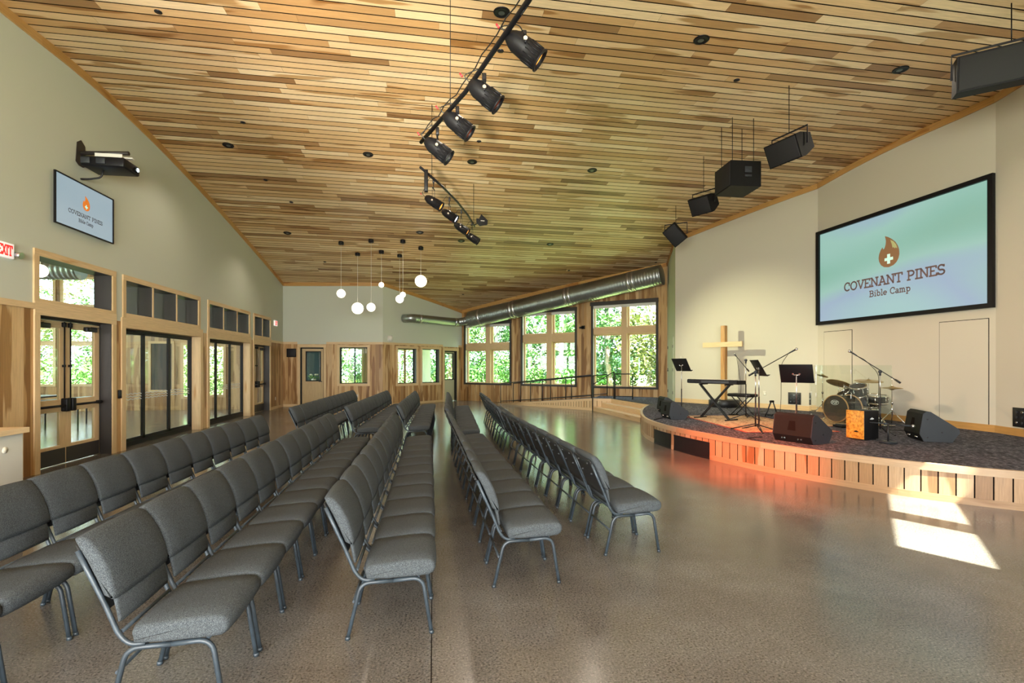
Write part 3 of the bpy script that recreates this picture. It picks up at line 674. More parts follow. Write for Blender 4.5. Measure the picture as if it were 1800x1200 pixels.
# side board at the head of the steps
# ramp
RT = Vector((5.73, 18.02, 0)); RB = Vector((2.75, 21.9, 0)); WT = Vector((6.9, 19.35, 0)); WBm = Vector((3.6, 22.3, 0))
rampo = thing('access_ramp', 'long wooden access ramp rising along the window wall to the stage', 'ramp')
up = Vector((0, 0, 1)); mb = MB(); mb.quad(RB, RT+up*DECK, WT+up*DECK, WBm, 0); mb.build('ramp_carpet', MT['carpet'], rampo)
mb = MB(); e = (RT-RB); Lr = e.length; zt = lambda f: DECK*f
N = 40
for i in range(N):
    f0, f1 = i/N, (i+1)/N; p, q = RB.lerp(RT, f0), RB.lerp(RT, f1); a0, a1 = zt(f0)+.01, zt(f1)+.01
    for (l0, l1, h0, h1, m) in ((0, 0, min(.10, a0), min(.10, a1), 0), (max(0, a0-.09), max(0, a1-.09), a0, a1, 0)):
        mb.quad(p+up*l0, q+up*l1, q+up*h1, p+up*h0, m, [(Lr*f0, 0), (Lr*f1, 0), (Lr*f1, .1), (Lr*f0, .1)], .4)
    if a1 > .2 and i % 1 == 0:
        g = (q-p)*.12; n_ = Vector((-.79, -.61, 0))*-.012
        mb.quad(p+n_+up*.1, q-g+n_+up*.1, q-g+n_+up*(a1-.09), p+n_+up*(a0-.09), 0, [(0, 0), (0, .1), (.3, .1), (.3, 0)])
        mb.quad(p+n_*2+up*.1, q+n_*2+up*.1, q+n_*2+up*(a1-.09), p+n_*2+up*(a0-.09), 1)
mb.build('ramp_side', [MT['casing'], MT['gap']], rampo)
mb = MB()  # board end face between ramp and steps
p, q = Vector((5.73, 18.02, 0)), Vector((6.35, 17.70, 0)); L_ = (q-p).length
for z0, z1 in ((0, .09), (.36, .449)): mb.quad(p+up*z0, q+up*z0, q+up*z1, p+up*z1, 0, [(0, 0), (L_, 0), (L_, .09), (0, .09)], .3)
for i in range(4):
    a, b = p.lerp(q, i/4), p.lerp(q, (i+.9)/4); mb.quad(a+up*.09, b+up*.09, b+up*.36, a+up*.36, 0, [(0, 0), (0, .15), (.3, .15), (.3, 0)])
mb.build('ramp_end_panel', MT['casing'], rampo)
# railings
def railing(name, label, base, H0, mat='blackm', inner=True, group=None, posts=None):
    """base: list of (x,y,z) post feet; top rail H0 above them"""
    t = thing(name, label, 'railing', (0, 0, 0), 0, group)
    B_ = [Vector(b) for b in base]; mb = MB(); mb.tube([b+up*H0 for b in B_], .02, 8); mb.build('top_rail', MT[mat], t)
    mb = MB(); mb.tube([b+up*.10 for b in B_], .014, 6); mb.build('bottom_rail', MT[mat], t)
    for b in B_:
        mb = MB(); mb.cyl(b, b+up*H0, .018, n=8); mb.cyl(b, b+up*.01, .045, n=10); mb.build('post', MT[mat], t)
    return t
off_in = Vector((.79, .61, 0))*.06
railing('ramp_railing', 'dark metal railing along the open side of the ramp', [RB.lerp(RT, f)+off_in+up*DECK*f for f in (.02, .26, .5, .74, .985)], .86)
railing('ramp_railing', 'dark metal railing along the window side of the ramp, behind the open side railing', [WBm.lerp(WT, f)-off_in*3+up*DECK*f for f in (.0, .2, .42, .64, .86, .99)], .86)
railing('landing_railing', 'short dark metal railing on the stage landing at the head of the steps', [(6.45, 17.62, DECK), (7.0, 17.35, DECK)], .90)
hr = thing('stair_handrail', 'sloping dark metal handrail on the far side of the stage steps', 'railing', (0, 0, 0)); mb = MB(); a = Vector((5.72, 17.96, 0)); b = Vector((6.42, 17.66, DECK))
mb.tube([a+up*.95, b+up*.98], .018, 8); mb.build('top_rail', MT['blackm'], hr); mb = MB(); mb.cyl(a, a+up*.96, .022, n=8); mb.build('post', MT['blackm'], hr); mb = MB(); mb.cyl(b, b+up*.98, .02, n=8); mb.build('post', MT['blackm'], hr)
# ------------------------------------------------------------------ row chairs
SEAT_P = [(-.142, .372), (-.135, .357), (.0, .352), (.18, .358), (.235, .362), (.262, .378), (.275, .405), (.272, .435), (.25, .457), (.20, .466), (.10, .463), (-.02, .452), (-.10, .446), (-.138, .438), (-.150, .41)]
BACK_P = [(-.226, .568), (-.212, .572), (-.210, .60), (-.222, .66), (-.250, .74), (-.288, .81), (-.325, .855), (-.352, .868), (-.382, .86), (-.372, .83), (-.330, .75), (-.290, .66), (-.262, .59)]
FLAP_P = [(-.218, .452), (-.200, .455), (-.198, .48), (-.206, .53), (-.214, .572), (-.240, .574), (-.232, .53), (-.222, .48)]
W2_ = .2525
def make_chair():
    t = thing('stacking_chair', 'x', 'chair')
    mb = MB(); mb.sections(SEAT_P, [(-W2_, .022, 0), (-W2_+.006, .008, 0), (-W2_+.022, 0, 0), (-.12, 0, .006), (0, 0, .008), (.12, 0, .006), (W2_-.022, 0, 0), (W2_-.006, .008, 0), (W2_, .022, 0)]); mb.build('seat', MT['fabric'], t)
    mb = MB(); mb.sections(BACK_P, [(-W2_, .018, 0), (-W2_+.005, .007, 0), (-W2_+.02, 0, 0), (-.12, 0, .004), (0, 0, .006), (.12, 0, .004), (W2_-.02, 0, 0), (W2_-.005, .007, 0), (W2_, .018, 0)]); br_ = mb.build('backrest', MT['fabric'], t)
    mb = MB(); mb.sections(FLAP_P, [(-.226, .010, 0), (-.215, .002, 0), (0, 0, .002), (.215, .002, 0), (.226, .010, 0)]); mb.build('lumbar_flap', MT['fabric'], br_)
    mb = MB(); sh = [(-.250, .52), (-.275, .58), (-.307, .66), (-.347, .75), (-.383, .825), (-.390, .82), (-.354, .745), (-.315, .655), (-.283, .575), (-.258, .515)]
    mb.sections(sh, [(-.225, .002, 0), (-.21, 0, 0), (.21, 0, 0), (.225, .002, 0)])
    for y in (-.12, .12):
        for (x, z) in ((-.336, .69), (-.376, .785)): mb.sphere((x, y, z), .012, 0, 8, 5)
    mb.build('back_shell', MT['shell'], br_)
    for s in (-1, 1):
        y = s*.232
        mb = MB(); mb.tube(smooth_path([(-.25, y, 0), (-.172, y, .335), (.02, y, .338)], .06, 6), .0125, 8); mb.cyl((-.25, y, 0), (-.247, y, .02), .0155, n=8); mb.build('leg', MT['frame'], t)
        mb = MB(); mb.tube(smooth_path([(.25, y, 0), (.195, y, .348), (.02, y, .338)], .07, 6), .0125, 8); mb.cyl((.25, y, 0), (.248, y, .02), .0155, n=8); mb.build('leg', MT['frame'], t)
        mb = MB(); mb.tube(smooth_path([(-.09, y, .352), (-.16, y, .352), (-.205, y, .40), (-.262, y, .545), (-.300, y, .63), (-.375, y, .80)], .05, 4), .0115, 8); mb.build('back_upright', MT['frame'], t)
    mb = MB(); mb.cyl((-.213, -.232, .225), (-.213, .232, .225), .009, n=8); mb.build('stretcher', MT['frame'], t)
    mb = MB(); mb.cyl((-.198, -.22, .41), (-.198, .22, .41), .010, n=8); mb.build('cross_bar', MT['frame'], t); mb = MB(); mb.cyl((.17, -.22, .343), (.17, .22, .343), .009, n=8); mb.build('cross_bar', MT['frame'], t)
    return t
ORD = ['nearest', 'second', 'third', 'fourth', 'fifth', 'sixth', 'seventh', 'eighth', 'ninth', 'tenth', 'eleventh', 'twelfth', 'thirteenth', 'fourteenth']
ROWN = ['row closest to the stage', 'second row from the stage', 'third row from the stage', 'fourth row from the stage', 'row closest to the glass doors']
proto = make_chair(); used = False
# (row index from the stage, block, first chair centre x,y, last x,y, number)
PX = .518
ROWS = [
    (4, 'near', (-2.42, 2.70), (-2.37, 8.40), 12),
    (3, 'near', (-1.24, 2.86), (-1.33, 8.56), 12),
    (2, 'near', (-.265, 3.43), (-.30, 8.60), 11),
    (1, 'near', (.69, 4.02), (.60, 8.68), 10),
    (0, 'near', (1.715, 4.51), (1.56, 8.70), 9),
    (4, 'far', (-2.28, 10.28), (-2.18, 16.60), 13),
    (3, 'far', (-1.30, 10.38), (-1.10, 16.25), 12),
    (2, 'far', (-.34, 10.56), (-.21, 15.85), 11),
    (1, 'far', (.59, 9.74), (.76, 15.0), 11),
    (0, 'far', (1.62, 9.90), (1.70, 14.62), 10),
]
rj = random.Random(3)
for ri, blk, (xa, ya), (xb, yb), n in ROWS:
    rz = math.atan2(-(xb-xa), (yb-ya))
    for k in range(n):
        c = proto if not used else copy_tree(proto)
        f = k/(n-1); x = xa+(xb-xa)*f; y = ya+(yb-ya)*f
        if blk == 'far' and ri == 0 and k < 5: x -= .06
        c.location = (x+rj.uniform(-.004, .004), y, 0); c.rotation_euler = (0, 0, rz+rj.uniform(-.004, .004))
        if k == n-1: w = 'farthest from the camera'
        elif k == 0: w = 'nearest the camera'
        else: w = f'{ORD[k]} from the camera end'
        used = True
        tag(c, f'grey tweed chair, {w}, {blk} block, {ROWN[ri]}', 'chair', f'linked grey chairs, {blk} block, {ROWN[ri]}')

# ------------------------------------------------------------------ ceiling fittings
def ceil_thing(name, label, cat, u, v, group):
    p = on_ceiling(u, v); sl = (ceil_z(p.x, p.y+.2)-ceil_z(p.x, p.y-.2))/.4
    return thing(name, label, cat, (p.x, p.y, ceil_z(p.x, p.y)-.001), 0, group, rot=(math.atan(sl), 0, 0)), p
DL = [(882, 21, 'above the four big stage lamps at the top of the picture'), (1233, 69, 'right of the nearest stage lamp'), (1583, 122, 'beside the large black loudspeaker at the right'),
      (401, 255, 'nearest the wall with the projector'), (647, 271, 'left of the near lighting bar end'), (830, 284, 'between the two lighting bars'), (1041, 299, 'midway between the lighting bars and the hanging loudspeakers'),
      (505, 409, 'closest to the left wall, near the globes'), (811, 423, 'below the far lighting bar'), (967, 429, 'right of the far lighting bar'), (738, 408, 'just behind the largest hanging globe')]
for i, (u, v, w) in enumerate(DL):
    t, p = ceil_thing('recessed_downlight', 'round black recessed downlight '+w, 'ceiling light', u, v, 'recessed downlights in the board ceiling')
    mb = MB(); mb.lathe([(.0001, -.003), (.07, -.003), (.085, -.008), (.105, -.012), (.115, -.008), (.118, 0)], n=24); mb.build('trim_ring', MT['black'], t)
    mb = MB(); mb.lathe([(.0001, -.006), (.03, -.006), (.045, -.004)], (0, .02, 0), n=20); mb.build('reflector', MT['reflector'], t)
    lamp('downlight_beam', 'SPOT', (p.x, p.y, p.z-.06), 40 if p.x < -3.5 else 80, (1, .88, .72), aim=(p.x, p.y, 0), spot_size=2.3, spot_blend=.8, shadow_soft_size=.07)
SPK = [(278, 20), (427, 215), (880, 89), (1295, 140), (842, 248), (467, 316), (512, 355), (1000, 475), (1014, 517-5), (571, 460), (814, 517), (1153, 461)]
for u, v in SPK:
    t, p = ceil_thing('sprinkler_cover', 'tiny dark round sprinkler cover in the board ceiling', 'sprinkler', u, v, 'small round sprinkler covers in the ceiling')
    t.empty_display_size = .05; mb = MB(); mb.lathe([(.05, 0), (.05, -.008), (.0001, -.014)], n=14); mb.build('cover_plate', MT['blackm'], t)
GL = [(599.6, 515.8, 425, .137, 'medium white globe pendant, leftmost of the cluster'), (628.6, 541.8, 444.7, .197, 'large white globe pendant hanging lowest of the cluster'), (652.3, 539.9, 421, .137, 'medium white globe pendant just right of the low large globe'),
      (670.4, 500.5, 440.7, .088, 'small white globe pendant in the middle, hanging highest of the small ones'), (702.5, 525.4, 447.5, .137, 'medium white globe pendant overlapping a small one'), (708.2, 517.8, 422, .088, 'small white globe pendant overlapping a medium one'), (739.8, 494, 434, .197, 'large white globe pendant, rightmost and highest of the cluster')]
for u, v, vc, r, lab in GL:
    p = on_ceiling(u, vc); z = (p-EYE).dot(Vector((SY, CY, 0))); q = at_depth(u, v, z); q.x, q.y = p.x, p.y
    t = thing('globe_pendant', lab, 'pendant light', (q.x, q.y, q.z), 0, 'cluster of white globe pendants'); top = ceil_z(q.x, q.y)-q.z
    mb = MB(); mb.sphere((0, 0, 0), r, 0, 28, 18); mb.build('globe', MT['lampglass'], t)
    mb = MB(); mb.cyl((0, 0, r*.97), (0, 0, top), .0045, n=6); mb.build('cord', MT['white'], t)
    mb = MB(); mb.cyl((0, 0, top-.09), (0, 0, top+.02), .085, n=20); mb.build('canopy', MT['black'], t)

# stage lighting bars
def fixture(name, label, P, T, L_=.36, R_=.085, lens='redlens', light=None, hang=.30, group=None, cat='stage light', la=None):
    """spotlight can at P (centre) aimed at T; yoke up to the pipe"""
    P = Vector(P); d = (Vector(T)-P).normalized(); t = thing(name, label, cat, P, 0, group)
    R = d.to_track_quat('Z', 'Y').to_matrix()
    sd = R @ Vector((1, 0, 0)); 
    if abs(sd.z) > .7: sd = R @ Vector((0, 1, 0))
    sd = d.cross(Vector((0, 0, 1))).normalized()
    mb = MB(); mb.lathe([(.03, -.5*L_), (.50*R_, -.48*L_), (.78*R_, -.36*L_), (.97*R_, -.22*L_), (R_*1.0, .0*L_), (R_*1.02, .06*L_), (R_, .46*L_), (R_*1.12, .47*L_), (R_*1.12, .50*L_), (R_*.9, .50*L_), (R_*.88, .40*L_)], n=20, R=R)
    can_ = mb.build('can', MT['black'], t)
    mb = MB()
    for k in range(16):
        a = 2*math.pi*k/16; c = R @ Vector((R_*math.cos(a), R_*math.sin(a), 0)); mb.tube([c*1.02+d*(.08*L_), c*1.02+d*(.42*L_)], .005, 4)
    mb.build('cooling_fins', MT['black'], can_)
    mb = MB(); mb.lathe([(.0001, .44*L_), (R_*.88, .42*L_)], n=20, R=R); mb.build('lens', MT[lens], can_)
    w = R_*1.25; mb = MB(); a = -sd*w; b = sd*w; u_ = Vector((0, 0, hang))
    for s, e_ in ((a, a*.9+u_*.62), (b, b*.9+u_*.62)): mb.tube([s-Vector((0, 0, .03)), e_], .014, 4, r2=.005, flat=True)
    mb.tube([a*.9+u_*.62, b*.9+u_*.62], .014, 4, r2=.006, flat=True); mb.cyl(u_*.62, u_*.9, .009, n=8); mb.build('yoke', MT['blackm'], t)
    for s in (-1, 1):
        mb = MB(); mb.cyl(sd*s*w*.95, sd*s*(w+.025), .018, n=10); mb.build('tilt_knob', MT['chrome'], t)
    mb = MB(); mb.bbox(-.02, .02, -.03, .03, hang-.05, hang+.04, .008); mb.build('pipe_clamp', MT['blackm'], t)
    mb = MB(); s = -d*L_*.5; mb.tube(smooth_path([s, s-d*.08+Vector((0, 0, .02)), Vector((0, 0, hang))+sd*.10-d*.06, Vector((0, 0, hang+.01))], .06, 4), .005, 6); mb.build('power_lead', MT['cableblack'], t)
    mb = MB(); s2 = s-d*.09; mb.cyl(s2, s2-d*.03+Vector((0, 0, .015)), .009, n=8); mb.build('connector', MT['red'], t)
    if light:
        e, c, sz = light; lamp('stage_light_beam', 'SPOT', P+d*(L_*.55), e, c, aim=la or T, spot_size=sz, spot_blend=.9, shadow_soft_size=.05)
    return t
bar1 = [Vector((.95, 2.9, 4.5)), Vector((.735, 3.93, 4.5)), Vector((.33, 5.35, 4.5)), (on1 := at_depth(740, 250, 6.45))]
t = thing('lighting_pipe', 'black lighting bar with four big spotlights, at the top of the picture', 'lighting bar')
mb = MB(); mb.tube(bar1, .024, 10); mb.build('pipe', MT['black'], t)
for f in (bar1[0]+Vector((-.02, .3, 0)), bar1[2].lerp(bar1[3], .3)):
    mb = MB(); mb.cyl(f, (f.x, f.y, ceil_z(f.x, f.y)), .004, n=6); mb.build('suspension_wire', MT['black'], t)
mb = MB(); pts = []
for i in range(25):
    f = i/24*3; k = min(int(f), 2); q = Vector(bar1[k]).lerp(Vector(bar1[k+1]), f-k); pts.append(q+Vector((-.03, 0, .035+.05*abs(math.sin(i*1.1)))))
mb.tube(pts, .006, 5); mb.build('cable_run', MT['cableblack'], t)
FIX1 = [(921, 84, 4.45, 'orange', 'nearest and largest stage spotlight with glowing amber lens'), (851, 165, 5.1, 'redlens', 'black stage spotlight with red gel, second on the near bar'), (804, 218, 5.75, 'redlens', 'black stage spotlight, third on the near bar'), (769, 262, 6.25, 'paleglass', 'black stage spotlight with pale lens, last on the near bar')]
for u, v, z, ln, lab in FIX1:
    P = at_depth(u, v, z); T = P+Vector((CY*.80+SY*.06, -SY*.80+CY*.06, -.60))*6; LT_ = (5.0, 7.75, .25)
    lt = {'orange': (2600, (1, .10, .01), .52), 'redlens': None, 'paleglass': (110, (.75, 1, .7), .5)}[ln]
    fixture('stage_spotlight', lab, P, T, .36, .092, ln, lt, 4.5-P.z+.01, 'spotlights on the near lighting bar', la=LT_ if ln == 'orange' else (8.6, 13.6, 2.0))
a2, b2 = at_depth(739, 294, 9.3), at_depth(834, 397, 13.3); zb2 = (a2.z+b2.z)/2
t = thing('lighting_pipe', 'far black lighting bar with a row of small spotlights, above the globes', 'lighting bar')
mid = a2.lerp(b2, .5)+Vector((.10, -.05, 0)); mb = MB(); mb.tube([a2, a2.lerp(mid, .5)+Vector((.03, 0, 0)), mid, mid.lerp(b2, .5)+Vector((.03, 0, 0)), b2], .024, 10); mb.build('pipe', MT['blackm'], t)
for f in (a2.lerp(b2, .12)+Vector((.05, 0, 0)), b2.lerp(a2, .02)):
    mb = MB(); mb.cyl(f, (f.x, f.y, ceil_z(f.x, f.y)), .006, n=6); mb.build('suspension_wire', MT['black'], t)
FIX2 = [(762, 355, 10.0, 'orange', 'small spotlight with amber glow, nearest on the far bar', None), (790, 378, 11.1, 'whitelens', 'small spotlight with bright white lens on the far bar', None),
        (811, 401, 12.0, 'orange', 'small spotlight with orange lens, third on the far bar', None), (830, 418, 13.0, 'paleglass', 'small spotlight with pale lens, last on the far bar', None)]
TG = [((9.9, 9.2, .9), (520, (1, .70, .45), .8)), ((7.0, 11.0, .8), (300, (1, .95, .85), .7)), ((5.3, 7.1, .35), (900, (1, .28, .14), .40)), ((8.9, 13.6, 1.5), (900, (1, .98, .62), .80))]
for (u, v, z, ln, lab, _), (T, lt) in zip(FIX2, TG):
    P = at_depth(u, v, z); fixture('small_stage_spotlight', lab, P, P+Vector((CY*.78-SY*.05, -SY*.78-CY*.05, -.5))*6, .38, .09, ln, lt, max(.25, zb2-P.z), 'spotlights on the far lighting bar', la=T)
p = at_depth(749, 322, 9.45); t = thing('lighting_control_box', 'slim black box hanging at the near end of the far lighting bar', 'box', p); mb = MB(); mb.bbox(-.035, .035, -.05, .05, -.16, .24, .01); mb.build('housing', MT['black'], t)
p = at_depth(846, 388, 13.2); t = thing('paddle_antenna', 'black paddle antenna at the far end of the far lighting bar', 'antenna', p, .15)
mb = MB(); mb.prism([(-.13, -.05), (-.04, -.14), (.16, -.09), (.17, .02), (0, .17), (-.06, .05), (-.13, .05)], .03); mb.build('paddle', MT['black'], t)
mb = MB(); mb.cyl((-.28, 0, -.14), (-.10, 0, -.08), .012, n=8); mb.build('bracket', MT['blackm'], t); mb = MB(); mb.box(-.02, .08, -.017, -.016, -.01, .01); mb.build('label_plate', MT['white'], t)

# ------------------------------------------------------------------ hanging loudspeakers
def speaker_cab(name, label, P, size, rz, tilt, roll=0, wires=((0, 0),), yoke=True, group='loudspeakers hanging over the stage front', big=False):
    w, dp, h = size; t = thing(name, label, 'loudspeaker', P, 0, group)
    R = Matrix.Rotation(rz, 4, 'Z') @ Matrix.Rotation(tilt, 4, 'Y') @ Matrix.Rotation(roll, 4, 'X')
    mb = MB(); mb.M = R; bm = [(-dp/2, -w*.32), (-dp/2, w*.32), (dp*.15, w/2), (dp/2, w/2), (dp/2, -w/2), (dp*.15, -w/2)]
    if big: bm = [(-dp/2, -w/2), (-dp/2, w/2), (dp/2, w/2), (dp/2, -w/2)]
    mb.prism(bm, h, axis='z'); mb.M = None; cab = mb.build('cabinet', MT['speaker'], t)
    mb = MB(); mb.M = R; mb.bbox(dp/2-.004, dp/2+.012, -w/2+.02, w/2-.02, -h/2+.02, h/2-.02, .008); mb.M = None; mb.build('grille', MT['grille'], cab)
    if yoke:
        mb = MB(); Y_ = Matrix.Rotation(rz, 4, 'Z'); mb.M = Y_; g = w/2+.03; zt_ = h/2+.08+abs(math.sin(tilt))*dp*.3
        if roll: g = h/2+.03; zt_ = w/2*.8+.12
        mb.tube([(0, -g, -.02), (0, -g, zt_), (0, g, zt_), (0, g, -.02)], .022, 4, r2=.006, flat=True); mb.M = None; mb.build('yoke', MT['blackm'], t); base = zt_
    else: base = h/2
    for wx, wy in wires:
        q = R.to_3x3() @ Vector((wx, wy, 0)); top = ceil_z(P[0]+q.x, P[1]+q.y)-P[2]; mb = MB(); mb.cyl((q.x, q.y, base), (q.x, q.y, top), .007, n=6); mb.build('suspension_cable', MT['black'], t)
    return t
sp = [at_depth(1387, 262, 8.96), at_depth(1296, 315, 10.4), at_depth(1237, 358, 11.9), at_depth(1188, 411, 14.6), at_depth(1752, 112, 6.97)]
FACE = math.pi   # facing the audience
speaker_cab('hanging_speaker', 'black loudspeaker in a yoke, between the square subwoofer and the largest loudspeaker', sp[0], (.40, .38, .62), math.pi+.28, .45, math.pi/2)
t = speaker_cab('hanging_subwoofer', 'large square black subwoofer on four cables over the stage', sp[1], (.66, .62, .50), math.radians(176), 0, 0, ((-.22, -.22), (.22, -.22), (.22, .22), (-.22, .22)), False, big=True)
mb = MB(); mb.M = Matrix.Rotation(math.radians(176), 4, 'Z'); mb.bbox(-.12, .02, .325, .335, .02, .14, .004); mb.bbox(-.12, .02, .325, .335, -.06, -.02, .004); mb.M = None; mb.build('handle_recess', MT['slate'], t)
speaker_cab('hanging_speaker', 'small black loudspeaker in a yoke just left of the subwoofer', sp[2], (.40, .36, .52), math.pi+.5, .5, math.pi/2)
speaker_cab('hanging_speaker', 'smallest and farthest hanging loudspeaker, by the wall top left of the stage', sp[3], (.42, .38, .56), math.pi+.9, .45, .6)
t = speaker_cab('hanging_speaker', 'largest hanging loudspeaker, wide black box cut by the right edge', at_depth(1796, 112, 6.84), (1.38, .34, .47), math.radians(-130.5), .16, 0, ((0, -.1),), True, big=True)
# ------------------------------------------------------------------ lettering and marks
def arc(cx, cy, rx, ry, a0, a1, n=14): return [(cx+rx*math.cos(math.radians(a0+(a1-a0)*i/n)), cy+ry*math.sin(math.radians(a0+(a1-a0)*i/n))) for i in range(n+1)]
S_ = .12
def ser(x, y, w=.15): return [(x-w, y), (x+w, y)]
GLY = {
 'C': (.78, [arc(.42, .5, .36, .44, 48, 312, 20), [(.67, .60), (.67, .90)]]), 'O': (.88, [arc(.44, .5, .36, .44, 0, 360, 24)]),
 'V': (.86, [[(.12, .94), (.43, .06), (.74, .94)], ser(.12, .94), ser(.74, .94)]), 'E': (.74, [[(.14, .06), (.14, .94)], [(.0, .94), (.62, .94), (.62, .76)], [(0, .06), (.66, .06), (.66, .26)], [(.14, .5), (.46, .5)]]),
 'N': (.90, [[(.14, .06), (.14, .94), (.72, .06), (.72, .94)], ser(.14, .06), [(0, .94), (.16, .94)], ser(.72, .94)]), 'A': (.88, [[(.12, .06), (.43, .94), (.74, .06)], [(.24, .34), (.62, .34)], ser(.12, .06), ser(.74, .06), [(.26, .94), (.44, .94)]]),
 'T': (.80, [[(.38, .06), (.38, .94)], [(.03, .74), (.03, .94), (.73, .94), (.73, .74)], ser(.38, .06)]), 'P': (.76, [[(.14, .06), (.14, .94)], [(0, .94), (.36, .94)], arc(.36, .70, .28, .24, 90, -90, 12), [(.36, .46), (.14, .46)], ser(.15, .06)]),
 'I': (.42, [[(.18, .06), (.18, .94)], ser(.18, .06), ser(.18, .94)]), 'S': (.70, [arc(.32, .71, .25, .23, 25, 270, 14), arc(.32, .28, .28, .22, 90, -155, 14), [(.56, .78), (.56, .94)], [(.05, .08), (.05, .26)]]),
 'B': (.80, [[(.14, .06), (.14, .94)], [(0, .94), (.36, .94)], arc(.36, .73, .24, .21, 90, -90, 10), [(.36, .52), (.14, .52)], arc(.38, .29, .28, .23, 90, -90, 10), [(.38, .06), (0, .06)]]),
 'i': (.38, [[(.03, .62), (.17, .62), (.17, .06)], ser(.17, .06, .13), [(.12, .86), (.22, .86)]]), 'b': (.68, [[(0, .94), (.14, .94), (.14, .06)], arc(.33, .33, .22, .27, 0, 360, 16)]),
 'l': (.38, [[(.03, .94), (.17, .94), (.17, .06)], ser(.17, .06, .13)]), 'e': (.62, [arc(.30, .33, .24, .27, 0, 310, 16), [(.06, .34), (.54, .34)]]),
 'a': (.62, [arc(.26, .20, .19, .14, 0, 360, 12), [(.10, .58), (.36, .60), (.45, .5), (.45, .06), (.56, .06)]]),
 'm': (1.0, [[(.03, .62), (.15, .62), (.15, .06)], arc(.30, .44, .15, .18, 180, 0, 8)+[(.45, .06)], arc(.60, .44, .15, .18, 180, 0, 8)+[(.75, .06)], ser(.15, .06, .11), ser(.45, .06, .09), ser(.77, .06, .11)]),
 'p': (.68, [[(.0, .62), (.14, .62), (.14, -.25)], arc(.33, .33, .22, .27, 0, 360, 16), ser(.14, -.25, .13)]), ' ': (.45, []),
 'X': (.72, [[(.08, .03), (.62, .97)], [(.08, .97), (.62, .03)]]), 'D': (.76, [[(.10, .06), (.10, .94), (.34, .94)]+arc(.34, .5, .30, .44, 90, -90, 12)+[(.10, .06)]])}
def text_mesh(mb, s, x0, x1, z0, z1, P, th, m=0, sans=False):
    """letters drawn as strokes filling x0..x1 and z0..z1; P(x,z) gives the point"""
    wtot = sum(GLY[c][0] for c in s); k = (x1-x0)/wtot; hz = z1-z0; x = x0; tz = th*hz
    for c in s:
        w, st = GLY[c]
        for pl in st:
            if sans and len(pl) == 2 and abs(pl[0][1]-pl[1][1]) < 1e-6 and c in 'IX': continue
            for a, b in zip(pl, pl[1:]):
                a_, b_ = Vector((x+a[0]*k, z0+a[1]*hz)), Vector((x+b[0]*k, z0+b[1]*hz)); e = b_-a_
                if e.length < 1e-6: continue
                e.normalize(); n_ = Vector((-e.y, e.x))*tz*.5; a_ -= e*tz*.25; b_ += e*tz*.25
                mb.face([mb.pt(P(*q)) for q in (a_-n_, b_-n_, b_+n_, a_+n_)], m)
        x += w*k
FLAME = [(730, 175), (762, 192), (795, 218), (828, 252), (850, 290), (862, 330), (865, 372), (856, 410), (838, 440), (810, 462), (765, 473), (722, 463), (692, 438), (674, 402), (669, 370), (674, 332), (688, 300), (707, 274), (712, 288), (717, 298), (728, 285), (737, 255), (740, 220)]
HIGH = [(781, 222), (812, 245), (836, 280), (847, 318), (832, 305), (822, 312), (812, 298), (802, 302), (796, 270)]
def logo(mb, P, cx, cz, w, h, ms=(0, 1, 2)):
    f = lambda x, y: ((x-767)/196*w+cx, (324-y)/298*h+cz)
    mb.face([mb.pt(P(*f(x, y), 0)) for x, y in FLAME], ms[0]); mb.face([mb.pt(P(*f(x, y), 1)) for x, y in HIGH], ms[1])
    for a, b, c, d in ((727, 807, 383, 410), (752, 780, 350, 440)):
        mb.face([mb.pt(P(*f(x, y), 2)) for x, y in ((a, c), (b, c), (b, d), (a, d))], ms[2])
def panel_screen(name, label, cat, wl, t0, t1, z0, z1, d, fr, th, mat, lt, fl, br, mats):
    o = thing(name, label, cat, wl.w((t0+t1)/2, (z0+z1)/2, -d), math.atan2(wl.e.y, wl.e.x))
    w, h = (t1-t0)/2, (z1-z0)/2; mb = MB()   # local x along the wall, y outwards
    for q in ((-w, w, h-fr, h), (-w, w, -h, -h+fr), (-w, -w+fr, -h+fr, h-fr), (w-fr, w, -h+fr, h-fr)): mb.box(q[0], q[1], -th, 0, q[2], q[3])
    mb.box(-w+fr, w-fr, -.01, 0, -h+fr, h-fr); mb.build('screen_frame', MT['black'], o)
    mb = MB(); mb.quad((-w+fr, -.012, -h+fr), (w-fr, -.012, -h+fr), (w-fr, -.012, h-fr), (-w+fr, -.012, h-fr)); mb.build('screen_image', MT[mat], o)
    cx, cz = (t0+t1)/2, (z0+z1)/2; P = lambda x, z, k=0: (x-cx, -.0135-.0006*k, z-cz)
    tw = lambda q: sum(GLY[c][0] for c in q)
    for full, words, (a0, a1, c0, c1), th_, nm in (('COVENANT PINES', ('COVENANT', 'PINES'), lt, .165, 'title_word'), ('Bible Camp', ('Bible', 'Camp'), br, .155, 'subtitle_word')):
        kk = (a1-a0)/tw(full); w0 = a0+tw(words[0])*kk; w1 = w0+GLY[' '][0]*kk
        for wd, xa, xb in ((words[0], a0, w0), (words[1], w1, a1)):
            mb = MB(); text_mesh(mb, wd, xa, xb, c0, c1, P, th_); mb.build(nm, MT[mats[3]], o)
    mb = MB(); logo(mb, P, *fl); mb.build('screen_emblem', [MT[q] for q in mats[:3]], o); return o
q0, q1 = WP.px(1486, 511.3), WP.px(1662, 483); q2 = WP.px(1486, 499); f0, f1 = WP.px(1546.6, 441), WP.px(1583.4, 441); f2, f3 = WP.px(1565, 413), WP.px(1565, 469.5); b0, b1 = WP.px(1530.5, 522.4), WP.px(1603.5, 511); b2 = WP.px(1532, 511)
